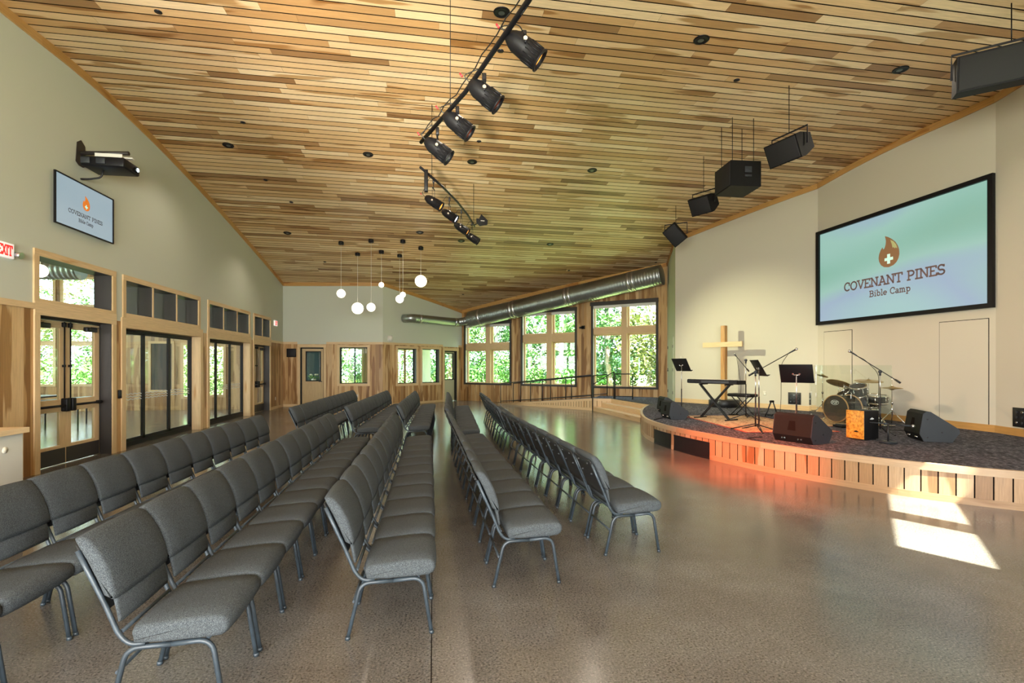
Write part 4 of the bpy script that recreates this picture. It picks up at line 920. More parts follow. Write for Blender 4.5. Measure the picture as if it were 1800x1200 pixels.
panel_screen('projection_screen', 'huge black framed projection screen with flame emblem on the wall over the stage', 'screen', WP, .03, 4.22, 2.69, 5.10, .02, .085, .07, 'screen',
             (q0[0], q1[0]+.03, q0[1]-.02, q2[1]+.02), ((f0[0]+f1[0])/2, (f2[1]+f3[1])/2, f1[0]-f0[0], f2[1]-f3[1]), (b0[0], b1[0], b0[1], b2[1]), ('logo_brown', 'logo_tan', 'logo_pale', 'logo_text'))
q0, q1 = WL.px(112.5, 371.2), WL.px(173.5, 395); q2 = WL.px(112.5, 364); f0, f1 = WL.px(138, 358), WL.px(151, 358); f2, f3 = WL.px(144, 344.5), WL.px(145, 371); b0, b1 = WL.px(131, 389.3), WL.px(157, 399); b2 = WL.px(131, 383)
panel_screen('wall_television', 'wall mounted flat television with orange flame emblem, below the projector', 'television', WL, 9.04, 10.53, 3.90, 4.73, .05, .018, .03, 'screen2',
             (q0[0], q1[0], q0[1], q2[1]), ((f0[0]+f1[0])/2, (f2[1]+f3[1])/2, f1[0]-f0[0], f2[1]-f3[1]), (b0[0], b1[0], b0[1], b2[1]), ('logo_orange', 'logo_orange', 'logo_pale', 'logo_dark'))
# projector
t = thing('wall_projector', 'black projector on a white bracket high on the left wall above the television', 'projector', (-5.55, 9.75, 5.07))
mb = MB(); mb.bbox(-.27, .40, -.24, .24, -.085, .085, .03); pb = mb.build('projector_body', MT['black'], t)
mb = MB(); mb.cyl((.395, .12, .0), (.425, .12, .0), .05); mb.build('lens_ring', MT['blackm'], pb); mb = MB(); mb.cyl((.42, .12, 0), (.43, .12, 0), .032); mb.build('lens', MT['led'], pb)
for x in (-.18, .05): mb = MB(); mb.bbox(x-.07, x+.07, -.262, -.238, -.05, .05, .008); mb.build('air_vent', MT['slate'], pb)
mb = MB(); mb.box(-.12, .30, -.10, .10, .12, .135); mb.box(-.12, .30, -.11, -.10, .10, .18); mb.box(-.12, .30, .10, .11, .10, .18); mb.box(.10, .42, -.03, .03, .14, .16); mb.build('bracket', MT['white'], t)
mb = MB(); mb.M = Matrix.Translation((-.40, 0, 0)); mb.prism([(-.13, .02), (-.10, .35), (0, .42), (.10, .35), (.13, .02), (.05, -.03), (-.05, -.03)], .02, axis='x'); mb.M = None
mb.tube([(-.40, 0, .20), (.35, 0, .24)], .035, 8); mb.build('wall_arm', MT['bronze'], t)
mb = MB(); mb.tube(smooth_path([(-.05, .0, -.07), (-.08, 0, -.20), (-.28, 0, -.24), (-.398, 0, -.24)], .08), .015, 8); mb.build('cable_hose', MT['cableblack'], t)
# small wall fittings
def wallbox(name, label, cat, wl, t0, t1, z0, z1, th, mat, group=None, bev=.006):
    o = thing(name, label, cat, wl.w((t0+t1)/2, (z0+z1)/2, -.001), math.atan2(wl.e.y, wl.e.x), group)
    mb = MB(); w, h = (t1-t0)/2, (z1-z0)/2; mb.bbox(-w, w, -th, 0, -h, h, min(bev, th*.45)); mb.build('housing', MT[mat], o); return o, w, h
for t0, t1, z0, z1, lab in ((7.97, 8.28, 3.16, 3.37, 'lit red EXIT sign cut by the left edge of the picture'), (20.42, 20.74, 3.15, 3.35, 'small lit red EXIT sign in the far corner of the left wall')):
    o, w, h = wallbox('exit_sign', lab, 'exit sign', WL, t0, t1, z0, z1, .05, 'exitw')
    mb = MB(); text_mesh(mb, 'EXIT', -w*.8, w*.8, -h*.7, h*.7, lambda x, z: (x, -.0515, z), .15, 0); mb.build('lettering', MT['exitr'], o)
    if t0 < 10:
        mb = MB(); mb.cyl((w+.03, -.04, -.03), (w+.03, -.12, -.05), .035, .05, 14); mb.build('emergency_lamp', MT['steel'], o)
wallbox('card_reader', 'small dark card reader beside the near glass double doors', 'card reader', WL, 10.78, 10.86, 1.02, 1.18, .03, 'black')
for wl, a, b, lab in ((WL, 20.62, .39, 'cream outlet plate low on the far left wall panelling'), (W1, 2.92, .42, 'cream outlet plate below the office window'), (WS, 3.01, .86, 'cream outlet plate on the stage wall beside the black plate'), (WP, 1.9, .82, 'cream outlet plate on the stage wall behind the drum kit')):
    o, w, h = wallbox('outlet_plate', lab, 'outlet', wl, a-.04, a+.04, b-.06, b+.06, .01, 'cream')
    for z in (-.025, .025):
        mb = MB(); mb.bbox(-.017, .017, -.0125, -.009, z-.012, z+.012, .001); mb.build('socket', MT['white'], o)
wallbox('thermostat', 'tiny pale thermostat on the stage wall near the return', 'thermostat', WS, .20, .30, 1.84, 1.95, .025, 'cream')
o, w, h = wallbox('small_wall_speaker', 'small square black wall loudspeaker left of the office door', 'loudspeaker', W1, .17, .53, 1.98, 2.32, .10, 'black', bev=.02)
mb = MB(); mb.bbox(-w*.8, w*.8, -.108, -.098, -h*.8, h*.8, .003); mb.build('grille', MT['grille'], o)
o, w, h = wallbox('fire_alarm_strobe', 'round white fire strobe above the far panelling', 'fire alarm', W2, .22, .50, 2.66, 2.86, .03, 'white')
mb = MB(); mb.M = Matrix.Rotation(math.pi/2, 4, 'X'); mb.lathe([(.12, 0.02), (.12, .05), (.08, .10), (.0001, .12)], n=18); mb.M = None; mb.build('lens_dome', MT['white'], o)
o, w, h = wallbox('security_camera', 'small dark security camera on the panelling between the second and third big windows', 'camera', WW, 6.16, 6.30, 3.13, 3.27, .04, 'black')
mb = MB(); mb.cyl((0, -.035, 0), (-.10, -.16, -.02), .04, n=14); mb.build('camera_body', MT['black'], o)
for wl, a, b, z0, z1, lab in ((WS, 3.67, 4.0, .60, .92, 'black stage connector plate behind the drum shield side of the cross wall'), (WJ, .37, .76, .60, .93, 'black stage connector plate at the right edge of the picture')):
    o, w, h = wallbox('connector_plate', lab, 'connector plate', wl, a, b, z0, z1, .02, 'blackm')
    for i in range(3):
        for j in range(3):
            mb = MB(); x, z = (i-1)*w*.55, (j-1)*h*.55; mb.cyl((x, -.019, z), (x, -.03, z), .022, n=10); mb.build('socket', MT['slate'] if (i+j) % 3 else MT['chrome'], o)
# duct
def spiral(name, label, pts, r, cat='duct', collars=()):
    t = thing(name, label, cat, pts[0]); o0 = Vector(pts[0]); P_ = smooth_path(pts, .5, 8); L_ = []
    for a, b in zip(P_, P_[1:]):
        n = max(1, int((b-a).length/.028))
        for i in range(n): L_.append(a.lerp(b, i/n)-o0)
    L_.append(P_[-1]-o0); rr = [r+(.010 if i % 4 == 0 else 0) for i in range(len(L_))]; mb = MB(); mb.tube(L_, rr, 28); mb.build('duct_body', MT['duct'], t)
    for f in collars:
        i = int(f*(len(L_)-1)); a, b = L_[i], L_[min(i+3, len(L_)-1)]; d = (b-a).normalized(); mb = MB(); mb.cyl(a-d*.05, a+d*.05, r+.015, n=28); mb.build('duct_collar', MT['steel'], t)
    return t
spiral('spiral_duct', 'large galvanised spiral air duct running under the ceiling along the window wall', [WW.w(9.55, 4.97, -.45), WW.w(.85, 3.74, -.45)], .37, collars=(.12, .14, .42, .44, .72, .74, .93))
spiral('spiral_duct', 'thin galvanised air duct on the far wall joining the large duct', [WW.w(.80, 3.72, -.45), W2.w(3.9, 3.62, -.36), W2.w(1.15, 3.62, -.36), W2.w(1.05, 3.62, -.01)], .175, collars=(.2, .8))
# booth counter at the left edge
t = thing('booth_counter', 'pale half height booth wall with a wooden top at the left edge', 'counter', (-4.7, 3.4, 0))
mb = MB(); mb.bbox(-1.13, 1.10, -1.9, 1.75, 0, 1.055, .004); mb.build('half_wall', MT['white'], t); mb = MB(); mb.box(-1.14, 1.13, -1.92, 1.78, 1.055, 1.10, 0, .4); mb.build('wooden_top', MT['casing'], t)
mb = MB(); mb.M = Matrix.Rotation(math.pi/2, 4, 'Y'); mb.lathe([(.028, 1.10), (.028, 1.108), (.0001, 1.11)], (-.93, 1.55, 0), n=12); mb.M = None; mb.build('round_cover', MT['cream'], t)

# ------------------------------------------------------------------ on the stage
UP = Vector((0, 0, 1))
def sp_(u, v): return on_floor(u, v, DECK)
# rugs
t = thing('area_rug', 'tan patterned rug with dark red border under the music stands', 'rug', (0, 0, DECK+.001)); R0 = Vector((5.55, 8.45)); e1 = Vector((.104, .9945)); e2 = Vector((.9945, -.104))
def rugm(o, R0, l1, l2, b):
    for nm, ins, z, m in (('border', 0, 0.004, 'rugred'), ('field', b, .008, 'rug')):
        mb = MB(); c = [R0+e1*ins+e2*ins, R0+e1*(l1-ins)+e2*ins, R0+e1*(l1-ins)+e2*(l2-ins), R0+e1*ins+e2*(l2-ins)]
        lo = [mb.pt((*p, 0)) for p in c]; hi = [mb.pt((*p, z)) for p in c]; mb.face(hi[::-1])
        for i in range(4): mb.face((lo[i], lo[(i+1) % 4], hi[(i+1) % 4], hi[i]))
        mb.build(nm, MT[m], o)
rugm(t, R0, 3.05, 1.75, .05)
t = thing('drum_rug', 'small dark red bordered rug under the drum kit', 'rug', (0, 0, DECK+.001)); rugm(t, Vector((7.55, 9.05)), 1.5, 1.5, .04)
def tripod(t, r, h, n=3, a0=0, zc=.0, mat='blackm'):
    for k in range(n):
        a = a0+2*math.pi*k/n; mb = MB(); mb.tube([(0, 0, h), (r*math.cos(a), r*math.sin(a), .012)], .010, 6); mb.cyl((r*math.cos(a)*.97, r*math.sin(a)*.97, .008), (r*math.cos(a)*1.04, r*math.sin(a)*1.04, .012), .014, n=6); mb.build('leg', MT[mat], t)
def music_stand(label, P, rz, hz, tilt=.42, a0=.4):
    t = thing('music_stand', label, 'music stand', P, rz, 'music stands on the stage'); tripod(t, .30, .10, 3, a0)
    mb = MB(); mb.cyl((0, 0, .06), (0, 0, hz*.55), .014, n=8); mb.build('lower_tube', MT['blackm'], t); mb = MB(); mb.cyl((0, 0, hz*.55), (0, 0, hz), .009, n=8); mb.build('upper_tube', MT['steel'], t)
    mb = MB(); mb.M = Matrix.Translation((0, 0, hz+.02)) @ Matrix.Rotation(-tilt, 4, 'Y'); mb.bbox(-.004, .004, -.25, .25, -.15, .19, .003); mb.bbox(0, .055, -.25, .25, -.152, -.144, .003); mb.M = None; dk = mb.build('desk', MT['black'], t)
    mb = MB(); mb.M = Matrix.Translation((0, 0, hz+.02)) @ Matrix.Rotation(-tilt, 4, 'Y'); mb.cyl((-.012, -.05, .0), (-.012, .05, .0), .012, n=8)
    for y in (-.05, .05): mb.cyl((-.004, y, .02), (-.018, y, .02), .016, n=10)
    mb.M = None; mb.build('desk_hinge', MT['chrome'], dk); return t
dg = math.radians
music_stand('music stand on the left of the stage, behind the keyboard end', sp_(1198, 731), dg(15), 1.18, .5)
music_stand('music stand with tilted desk in the middle, touching the tall microphone stand', sp_(1334, 756), dg(-18), 1.12, .5)
music_stand('music stand in front of the drum shield, nearest to the cajon side', at_depth(1400, 642, 8.5).xy.to_3d()+UP*DECK, dg(40), 1.03, .45)
def mic(mb_parent, P, d):
    d = d.normalized(); mb = MB(); mb.cyl(P, P+d*.13, .011, .016, 10); mb.build('microphone_body', MT['slate'], mb_parent); mb = MB(); mb.sphere(P+d*.15, .026, 0, 12, 8); mb.build('microphone_grille', MT['steel'], mb_parent)
def mic_stand(label, P, hp, A_, B_, r=.32, a0=.3, cable=None, wide=False):
    """P base, pole to hp, boom from A_ (tail) to B_ (mic end), world points"""
    P = Vector(P); t = thing('microphone_stand', label, 'microphone stand', P, 0, 'microphone stands on the stage'); tripod(t, r, .13, 3, a0)
    mb = MB(); mb.cyl((0, 0, .08), (0, 0, hp*.6), .014, n=8); mb.build('lower_tube', MT['blackm'], t); mb = MB(); mb.cyl((0, 0, hp*.6), (0, 0, hp), .009, n=8); mb.build('upper_tube', MT['steel'], t)
    A_, B_ = Vector(A_)-P, Vector(B_)-P; mb = MB(); mb.cyl(A_, B_, .008, n=6); mb.cyl(A_, A_+(B_-A_).normalized()*.10, .018, n=8); mb.build('boom', MT['blackm'], t)
    mb = MB(); mb.sphere((0, 0, hp), .032, 0, 12, 8); mb.cyl((0, 0, hp-.07), (0, 0, hp), .018, n=8); mb.build('boom_clutch', MT['slate'], t); mic(t, B_, (B_-A_))
    if cable:
        mb = MB(); c = [B_]+[Vector(q)-P for q in cable]; mb.tube(smooth_path(c, .12, 5), .005, 5); mb.build('microphone_cable', MT['cableblack'], t)
    return t
P = sp_(1311, 737); z = 11.5
mic_stand('microphone stand between the keyboard bench and the tilted music stand', P, 1.32, at_depth(1316, 652, 11.2), at_depth(1295, 627, 11.9), .34, .9, [at_depth(1303, 680, 12.0), at_depth(1299, 716, 12.2)])
P = sp_(1328, 757); z = (P-EYE).dot(Vector((SY, CY, 0)))
t = mic_stand('tall microphone stand with long boom rising right, middle of the stage', P, at_depth(1328, 654, z).z-DECK, at_depth(1316, 660, z+.05), at_depth(1386, 621, z-.1), .42, .2, [at_depth(1373, 640, z+.1), at_depth(1373, 700, z+.9), at_depth(1371, 728, z+1.8)])
P = sp_(1547, 762); z = (P-EYE).dot(Vector((SY, CY, 0)))
mic_stand('microphone stand with boom sloping down right, in front of the drum kit', P, at_depth(1547, 653, z).z-DECK, at_depth(1583, 673, z-.2), at_depth(1506, 625, z+.35), .30, .5, [at_depth(1520, 632, z+.2), at_depth(1545, 656, z-.02), at_depth(1544, 740, z)])
# low desk stand
P = sp_(1561, 779); z = (P-EYE).dot(Vector((SY, CY, 0))); t = thing('low_microphone_stand', 'short microphone stand with heavy square base beside the cajon', 'microphone stand', P)
mb = MB(); mb.bbox(-.09, .09, -.09, .09, 0, .035, .012); mb.build('base', MT['slate'], t); mb = MB(); mb.cyl((0, 0, .03), (0, 0, .30), .014, n=8); mb.build('pole', MT['blackm'], t)
a, b = at_depth(1529, 742, z+.1)-P, at_depth(1584, 747, z-.05)-P; mb = MB(); mb.cyl(a, b, .008, n=6); mb.sphere((a+b)/2, .022, 0, 10, 6); mb.build('boom', MT['slate'], t); mic(t, b, b-a)
# keyboard on its stand
kd = Vector((.395, -.92, 0)).normalized(); rz = math.atan2(kd.y, kd.x); KC = Vector((6.22, 10.62, DECK))
t = thing('electric_keyboard', 'black electric keyboard lying on an X stand, left of the cross', 'keyboard', KC+UP*.795, rz)
mb = MB(); mb.prism([(-.15, .015), (-.15, .075), (-.12, .095), (.15, .085), (.17, .06), (.17, .0), (-.10, -.0)], 1.28, axis='x'); mb.build('keyboard_body', MT['black'], t)
mb = MB(); mb.box(-.58, .58, .045, .16, .086, .092); mb.build('key_bed', MT['white'], t); mb = MB(); mb.box(-.25, .45, -.158, -.150, .02, .07); mb.build('rear_panel', MT['slate'], t)
t = thing('keyboard_stand', 'black folding X stand carrying the keyboard', 'stand', KC, rz)
for s, y in ((1, .02), (-1, -.05)):
    for dy in (0, .05):
        mb = MB(); mb.tube([(-s*.40, y+dy*(s), .03), (s*.33, y+dy*s, .775)], .017, 4, flat=True); mb.build('brace', MT['blackm'], t)
for s in (-1, 1):
    mb = MB(); mb.tube([(s*.40, -.20, .02), (s*.40, .22, .02)], .02, 4, flat=True); mb.build('foot_bar', MT['blackm'], t); mb = MB(); mb.tube([(s*.33, -.12, .78), (s*.33, .17, .78)], .017, 4, flat=True); mb.build('support_bar', MT['blackm'], t)
mb = MB(); mb.cyl((-.03, -.08, .40), (-.03, .10, .40), .03, n=12); mb.build('pivot', MT['blackm'], t)
BP = at_depth(1305, 690, 12.2); BP = Vector((BP.x, BP.y, DECK)); t = thing('keyboard_bench', 'padded black bench on crossed legs behind the keyboard', 'bench', BP, rz)
mb = MB(); mb.bbox(-.31, .31, -.16, .16, .46, .535, .03); mb.build('seat_pad', MT['black'], t)
for s in (-1, 1):
    for y in (-.10, .10):
        mb = MB(); mb.tube([(-s*.24, y, .02), (s*.22, y, .465)], .013, 6); mb.build('leg', MT['blackm'], t)
    mb = MB(); mb.tube([(s*.24, -.17, .018), (s*.24, .17, .018)], .018, 6); mb.build('foot_bar', MT['blackm'], t)
# cross
CB = Vector((8.36, 13.80, DECK)); ez = math.atan2(WS.e.y, WS.e.x); t = thing('wooden_cross', 'tall plain wooden cross standing on a round black base', 'cross', CB, ez)
mb = MB(); mb.box(-.065, .065, -.065, .065, .18, 2.36, 0, .5); mb.build('upright', MT['oaktrim'], t); mb = MB(); mb.box(-.62, .62, -.12, -.055, 1.74, 1.88, 0, .1); mb.build('crossbar', MT['casing'], t)
mb = MB(); mb.lathe([(.40, 0), (.42, .02), (.42, .19), (.40, .21), (.0001, .21)], n=36); mb.build('round_base', MT['blackm'], t)
# guitar stand
P = sp_(1357, 733); t = thing('guitar_stand', 'small black A frame guitar stand on the stage floor', 'guitar stand', P, .1)
for s in (-1, 1):
    mb = MB(); mb.tube([(s*.03, 0, .36), (s*.17, .02, .02)], .014, 6); mb.build('leg', MT['blackm'], t); mb = MB(); mb.tube([(s*.15, -.03, .06), (s*.15, -.18, .05), (s*.15, -.19, .10)], .012, 6); mb.build('rest_arm', MT['black'], t)
mb = MB(); mb.tube([(0, .02, .36), (0, .20, .02)], .012, 6); mb.build('leg', MT['blackm'], t); mb = MB(); mb.bbox(-.05, .05, -.02, .03, .34, .39, .01); mb.build('hinge_block', MT['black'], t)
# floor wedge monitors
def wedge(label, P, rz, w=.62, s=1.0, dark=False):
    t = thing('floor_monitor', label, 'loudspeaker', P, rz, 'wedge monitors on the stage')
    pr = [(-.18, .0), (-.23, .10), (-.19, .37), (-.15, .405), (-.10, .40), (.21, .18), (.22, .13), (.14, 0)]; pr = [(a*s, b*s) for a, b in pr]
    mb = MB(); mb.prism(pr, w); cab = mb.build('cabinet', MT['speaker'], t)
    for q in (-1, 1):
        mb = MB(); sc = [(a*.985, .004+b*.985) for a, b in pr]; mb.prism(sc, .012, c=q*(w/2+.006)); mb.build('end_cheek', MT['slate'], cab)
        for a, b in ((-.14, .30), (-.14, .06), (.02, .13)):
            mb = MB(); mb.cyl((a*s, q*(w/2+.012), b*s), (a*s, q*(w/2+.018), b*s), .014, n=10); mb.build('bolt', MT['blackm'], cab)
    mb = MB(); n = Vector((.22, 0, .31)).normalized(); a, b = Vector((-.09*s, 0, .393*s))+n*.006, Vector((.20*s, 0, .187*s))+n*.006
    for y in (0,): mb.quad(a-Vector((0, w/2-.03, 0)), b-Vector((0, w/2-.03, 0)), b+Vector((0, w/2-.03, 0)), a+Vector((0, w/2-.03, 0)))
    mb.build('grille', MT['grille'], cab)
    mb = MB(); a = Vector((-.220*s, 0, .17*s)); b = Vector((-.200*s, 0, .30*s)); nn = Vector((-.98, 0, .19))*.004
    mb.quad(a+nn-Vector((0, .07, 0)), a+nn+Vector((0, .07, 0)), b+nn+Vector((0, .05, 0)), b+nn-Vector((0, .05, 0))); mb.build('handle_recess', MT['gap'], cab)
    for k, y in enumerate((-.16, -.11, .12, .17)):
        mb = MB(); mb.cyl((-.20*s, y, .06), (-.222*s, y, .062), .012, n=8); mb.build('rear_socket', MT['chrome'], cab)
    return t
wedge('floor monitor at the curved left end of the stage, partly behind another', Vector((5.95, 12.35, DECK)), dg(-8), .5)
wedge('floor monitor at the curved left end of the stage, in front of another one', Vector((5.42, 10.95, DECK)), dg(-6), .56)
wedge('large floor monitor at the middle of the stage edge, left of the cajon', Vector((5.77, 7.32, DECK)), dg(16), .64, 1.12)
wedge('floor monitor at the right of the stage with its side towards the camera', Vector((7.98, 7.18, DECK)), dg(-27), .58, 1.18)
# cajon
c0 = Vector((6.77, 7.53)); c1 = Vector((6.82, 7.27)); fx = (c1-c0).normalized(); rz = math.atan2(fx.y, fx.x)+math.pi/2; P = Vector((*((c0+c1)/2), DECK)); t = thing('cajon_drum', 'black box drum with orange burl wood front beside the short stand', 'drum', P, rz)
mb = MB(); mb.bbox(.0, .33, -.15, .15, .015, .475, .008); mb.build('drum_box', MT['black'], t); mb = MB(); mb.bbox(-.012, .0, -.148, .148, .017, .473, .003); mb.build('tapa', MT['cajon'], t)
def hill_mark(mb, P_, s): mb.face([mb.pt(P_(a*s, b*s)) for a, b in [(-1, 0), (-.6, .12), (-.35, .4), (-.15, .3), (.1, .62), (.4, .25), (.6, .3), (1, 0), (.6, -.12), (0, -.18), (-.6, -.12)]])
mb = MB(); hill_mark(mb, lambda a, b: (-.0135, -a-.02, .13+b), .045); mb.build('maker_mark', MT['black'], t); mb = MB(); hill_mark(mb, lambda a, b: (.17+a, -.1515, .34+b), .05); mb.build('maker_mark', MT['frost'], t)
for x in (.04, .29):
    for y in (-.12, .12):
        mb = MB(); mb.cyl((x, y, 0), (x, y, .017), .015, n=8); mb.build('foot', MT['black'], t)
# drum kit
def drum(mb_, c, ax, r, L_, parent, head='drumhead', lugs=6, hoop='chrome', names=('shell', 'hoop', 'head')):
    ax = ax.normalized(); R = ax.to_track_quat('Z', 'Y').to_matrix(); c = Vector(c)
    mb = MB(); mb.lathe([(r, -L_/2), (r, L_/2)], c, 32, 0, R); mb.build(names[0], MT['drumshell'], parent)
    for s in (-1, 1):
        mb = MB(); mb.lathe([(r+.004, -.016), (r+.014, -.016), (r+.014, .016), (r-.006, .016), (r-.006, -.004)], c+ax*s*L_/2, 32, 0, R); mb.build(names[1], MT[hoop], parent)
        mb = MB(); mb.lathe([(.0001, s*.004), (r-.004, s*.002)], c+ax*s*L_/2, 32, 0, R); mb.build(names[2], MT[head], parent)
    for k in range(lugs):
        a = 2*math.pi*k/lugs+.3; e = R @ Vector((math.cos(a), math.sin(a), 0)); mb = MB(); mb.cyl(c+e*(r+.012)-ax*L_*.47, c+e*(r+.012)+ax*L_*.47, .004, n=6); mb.cyl(c+e*(r+.008)-ax*.03, c+e*(r+.008)+ax*.03, .012, n=8); mb.build('tension_lug', MT['chrome'], parent)
BD = Vector((8.33, 9.59, DECK)); ax = Vector((.978, .208, 0)).normalized(); t = thing('bass_drum', 'black bass drum with maple hoops carrying two small rack toms, behind clear panels', 'drum', BD)
drum(None, ax*.22+UP*.30, ax, .272, .42, t, 'drumhead', 8, 'wood_drum')
mb = MB(); sd = Vector((-ax.y, ax.x, 0)); c = ax*-.004+UP*.30; fo = -ax*.006
mb.face([mb.pt(c+fo+sd*(.0+.085*math.cos(a))+UP*(.13+.048*math.sin(a))) for a in [2*math.pi*i/24 for i in range(24)]]); mb.build('oval_badge', MT['black'], t)
mb = MB(); text_mesh(mb, 'PDP', -.065, .065, .10, .16, lambda x, z: c+fo*1.4-sd*x+UP*z, .16); mb.build('badge_letters', MT['frost'], t)
mb = MB(); ring = [c+fo*1.2+sd*(.085*math.cos(a))+UP*(.13+.048*math.sin(a)) for a in [2*math.pi*i/24 for i in range(24)]]; mb.tube(ring, .004, 4, closed=True); mb.build('badge_ring', MT['frost'], t)
for s in (-1, 1):
    mb = MB(); mb.cyl(ax*.08+sd*s*.22+UP*.12, ax*.0+sd*s*.36+UP*.01, .009, n=6); mb.build('spur_leg', MT['chrome'], t)
mb = MB(); mb.cyl(ax*.25+UP*.56, ax*.25+UP*.80, .012, n=8); mb.build('tom_post', MT['chrome'], t)
for (u, v, z, r, h, tl) in ((1509, 686, 10.95, .15, .20, (-.35, -.2, .9)), (1488, 695, 11.1, .135, .18, (-.55, .1, .8))):
    tm = at_depth(u, v, z)-BD; a_ = Vector(tl); drum(None, tm, a_, r, h, t, 'drumhead', 6, 'chrome', ('tom_shell', 'tom_hoop', 'tom_head'))
    mb = MB(); mb.cyl(tm-Vector(tl).normalized()*.05, ax*.25+UP*.78, .008, n=6); mb.build('tom_arm', MT['chrome'], t)
def snare_like(label, name, u, v, z, r, h, yb):
    q = at_depth(u, v, z); P = Vector((q.x, q.y, DECK)); t = thing(name, label, 'drum', P); hz = q.z-DECK
    drum(None, (0, 0, hz), Vector((-.05, -.05, 1)), r, h, t, 'frost', 6, 'chrome'); tripod(t, .24, .22, 3, .4, mat='chrome'); mb = MB(); mb.cyl((0, 0, .15), (0, 0, hz-h/2-.03), .012, n=8); mb.build('stand_tube', MT['chrome'], t)
    for k in range(3):
        a = 2*math.pi*k/3; mb = MB(); mb.tube([(0, 0, hz-h/2-.05), ((r+.01)*math.cos(a), (r+.01)*math.sin(a), hz-h/2-.012), ((r+.015)*math.cos(a), (r+.015)*math.sin(a), hz-h/2+.02)], .007, 6); mb.build('basket_arm', MT['chrome'], t)
snare_like('black snare drum on a chrome stand, right of the bass drum', 'snare_drum', 1543, 702, 10.6, .175, .15, 0)
snare_like('black floor tom half hidden behind the cymbal stand', 'floor_tom', 1530, 704, 11.4, .19, .26, 0)
def cymbal(label, name, u, v, z, r, tilt, hat=False, yb=None):
    q = at_depth(u, v, z); P = Vector((q.x, q.y, DECK)); hz = q.z-DECK; t = thing(name, label, 'cymbal', P, 0); R = Vector(tilt).to_track_quat('Z', 'Y').to_matrix()
    pr = [(.0001, .032), (.02, .031), (.035, .022), (.042, .013), (r*.6, .004), (r, -.008), (r, -.010), (r*.6, .001), (.042, .010), (.0001, .012)]
    mb = MB(); mb.lathe(pr, (0, 0, hz), 36, 0, R); mb.build('cymbal', MT['brass'], t)
    if hat: mb = MB(); mb.lathe([(a, -b-.02) for a, b in pr][::-1], (0, 0, hz), 36, 0, R); mb.build('bottom_cymbal', MT['brass'], t)
    mb = MB(); mb.cyl((0, 0, .2), (0, 0, hz*.6), .014, n=8); mb.cyl((0, 0, hz*.6), (0, 0, hz+(.22 if hat else .06)), .006, n=6); mb.build('stand_tube', MT['chrome'], t)
    mb = MB(); mb.cyl((0, 0, hz*.6-.02), (0, 0, hz*.6+.03), .022, n=8); mb.cyl((0, 0, hz+.03), (0, 0, hz+.055), .012, n=8); mb.build('clamp', MT['chrome'], t)
    tripod(t, .30, .32, 3, .8, mat='chrome')
    if hat: mb = MB(); mb.bbox(-.22, .04, -.045, .045, .01, .03, .005); mb.build('pedal', MT['chrome'], t)
cymbal('flat ride cymbal above the snare drum', 'ride_cymbal', 1527, 669, 10.9, .26, (-.05, -.12, 1)); cymbal('tilted crash cymbal above the bass drum', 'crash_cymbal', 1474, 673, 11.3, .24, (.42, .1, 1))
cymbal('pair of hi hat cymbals on a stand at the right of the kit', 'hi_hat', 1568, 681, 10.1, .18, (0, 0, 1), True); cymbal('small splash cymbal at the far left of the kit', 'splash_cymbal', 1446, 660, 11.8, .12, (.35, 0, 1))
# acrylic drum shield
SHP = [(8.52, 10.58), (8.12, 10.02), (7.76, 9.44), (8.04, 8.86), (8.62, 8.52)]
sh = thing('drum_shield', 'folding clear acrylic screen of four panels around the drum kit', 'drum shield', (7.76, 9.44, DECK)); o0 = Vector((7.76, 9.44, 0))
for a, b in zip(SHP, SHP[1:]):
    w_ = Wall(a, b); mb = MB(); mb.M = Matrix.Translation(-o0) @ w_.mat(); mb.box(.01, w_.len-.01, -.003, .003, .005, 1.21); mb.M = None; mb.build('clear_panel', MT['acrylic'], sh)
for a in SHP[1:-1]:
    for z in (.12, .6, 1.08):
        mb = MB(); p = Vector((*a, z))-o0; mb.cyl(p-UP*.04, p+UP*.04, .007, n=6); mb.build('hinge', MT['frost'], sh)
# cables lying on the carpet
for pts, lab in ((((1340, 768), (1310, 771), (1330, 774), (1358, 776), (1362, 779)), 'black cable lying on the stage carpet left of the big floor monitor'),
                 (((1345, 741), (1300, 730), (1282, 722), (1275, 716)), 'thin black cable crossing the carpet from the keyboard to the cross'),
                 (((1345, 722), (1337, 724), (1310, 726), (1360, 729), (1385, 726)), 'black cable running along the foot of the cross wall'),
                 (((1555, 755), (1580, 757), (1625, 757), (1650, 763)), 'black cable running from the kit to the right floor monitor'),
                 (((1150, 738), (1165, 734), (1185, 738)), 'short black cable beside the left floor monitors')):
    P_ = [sp_(u, max(v, 712))+UP*.009 for u, v in pts]; o = MB(); o.tube(smooth_path([p-P_[0] for p in P_], .3, 6), .007, 6); tag(o.build('cable', MT['cableblack'], None, P_[0]), lab, 'cable', 'cables on the stage')
P = sp_(1478, 751); t = thing('foot_pedal', 'small black pedal on the drum rug', 'pedal', P+UP*.010); mb = MB(); mb.bbox(-.08, .08, -.12, .12, 0, .04, .01); mb.build('pedal_body', MT['black'], t); mb = MB(); mb.bbox(-.05, .05, -.09, .09, .04, .055, .004); mb.build('treadle', MT['slate'], t)
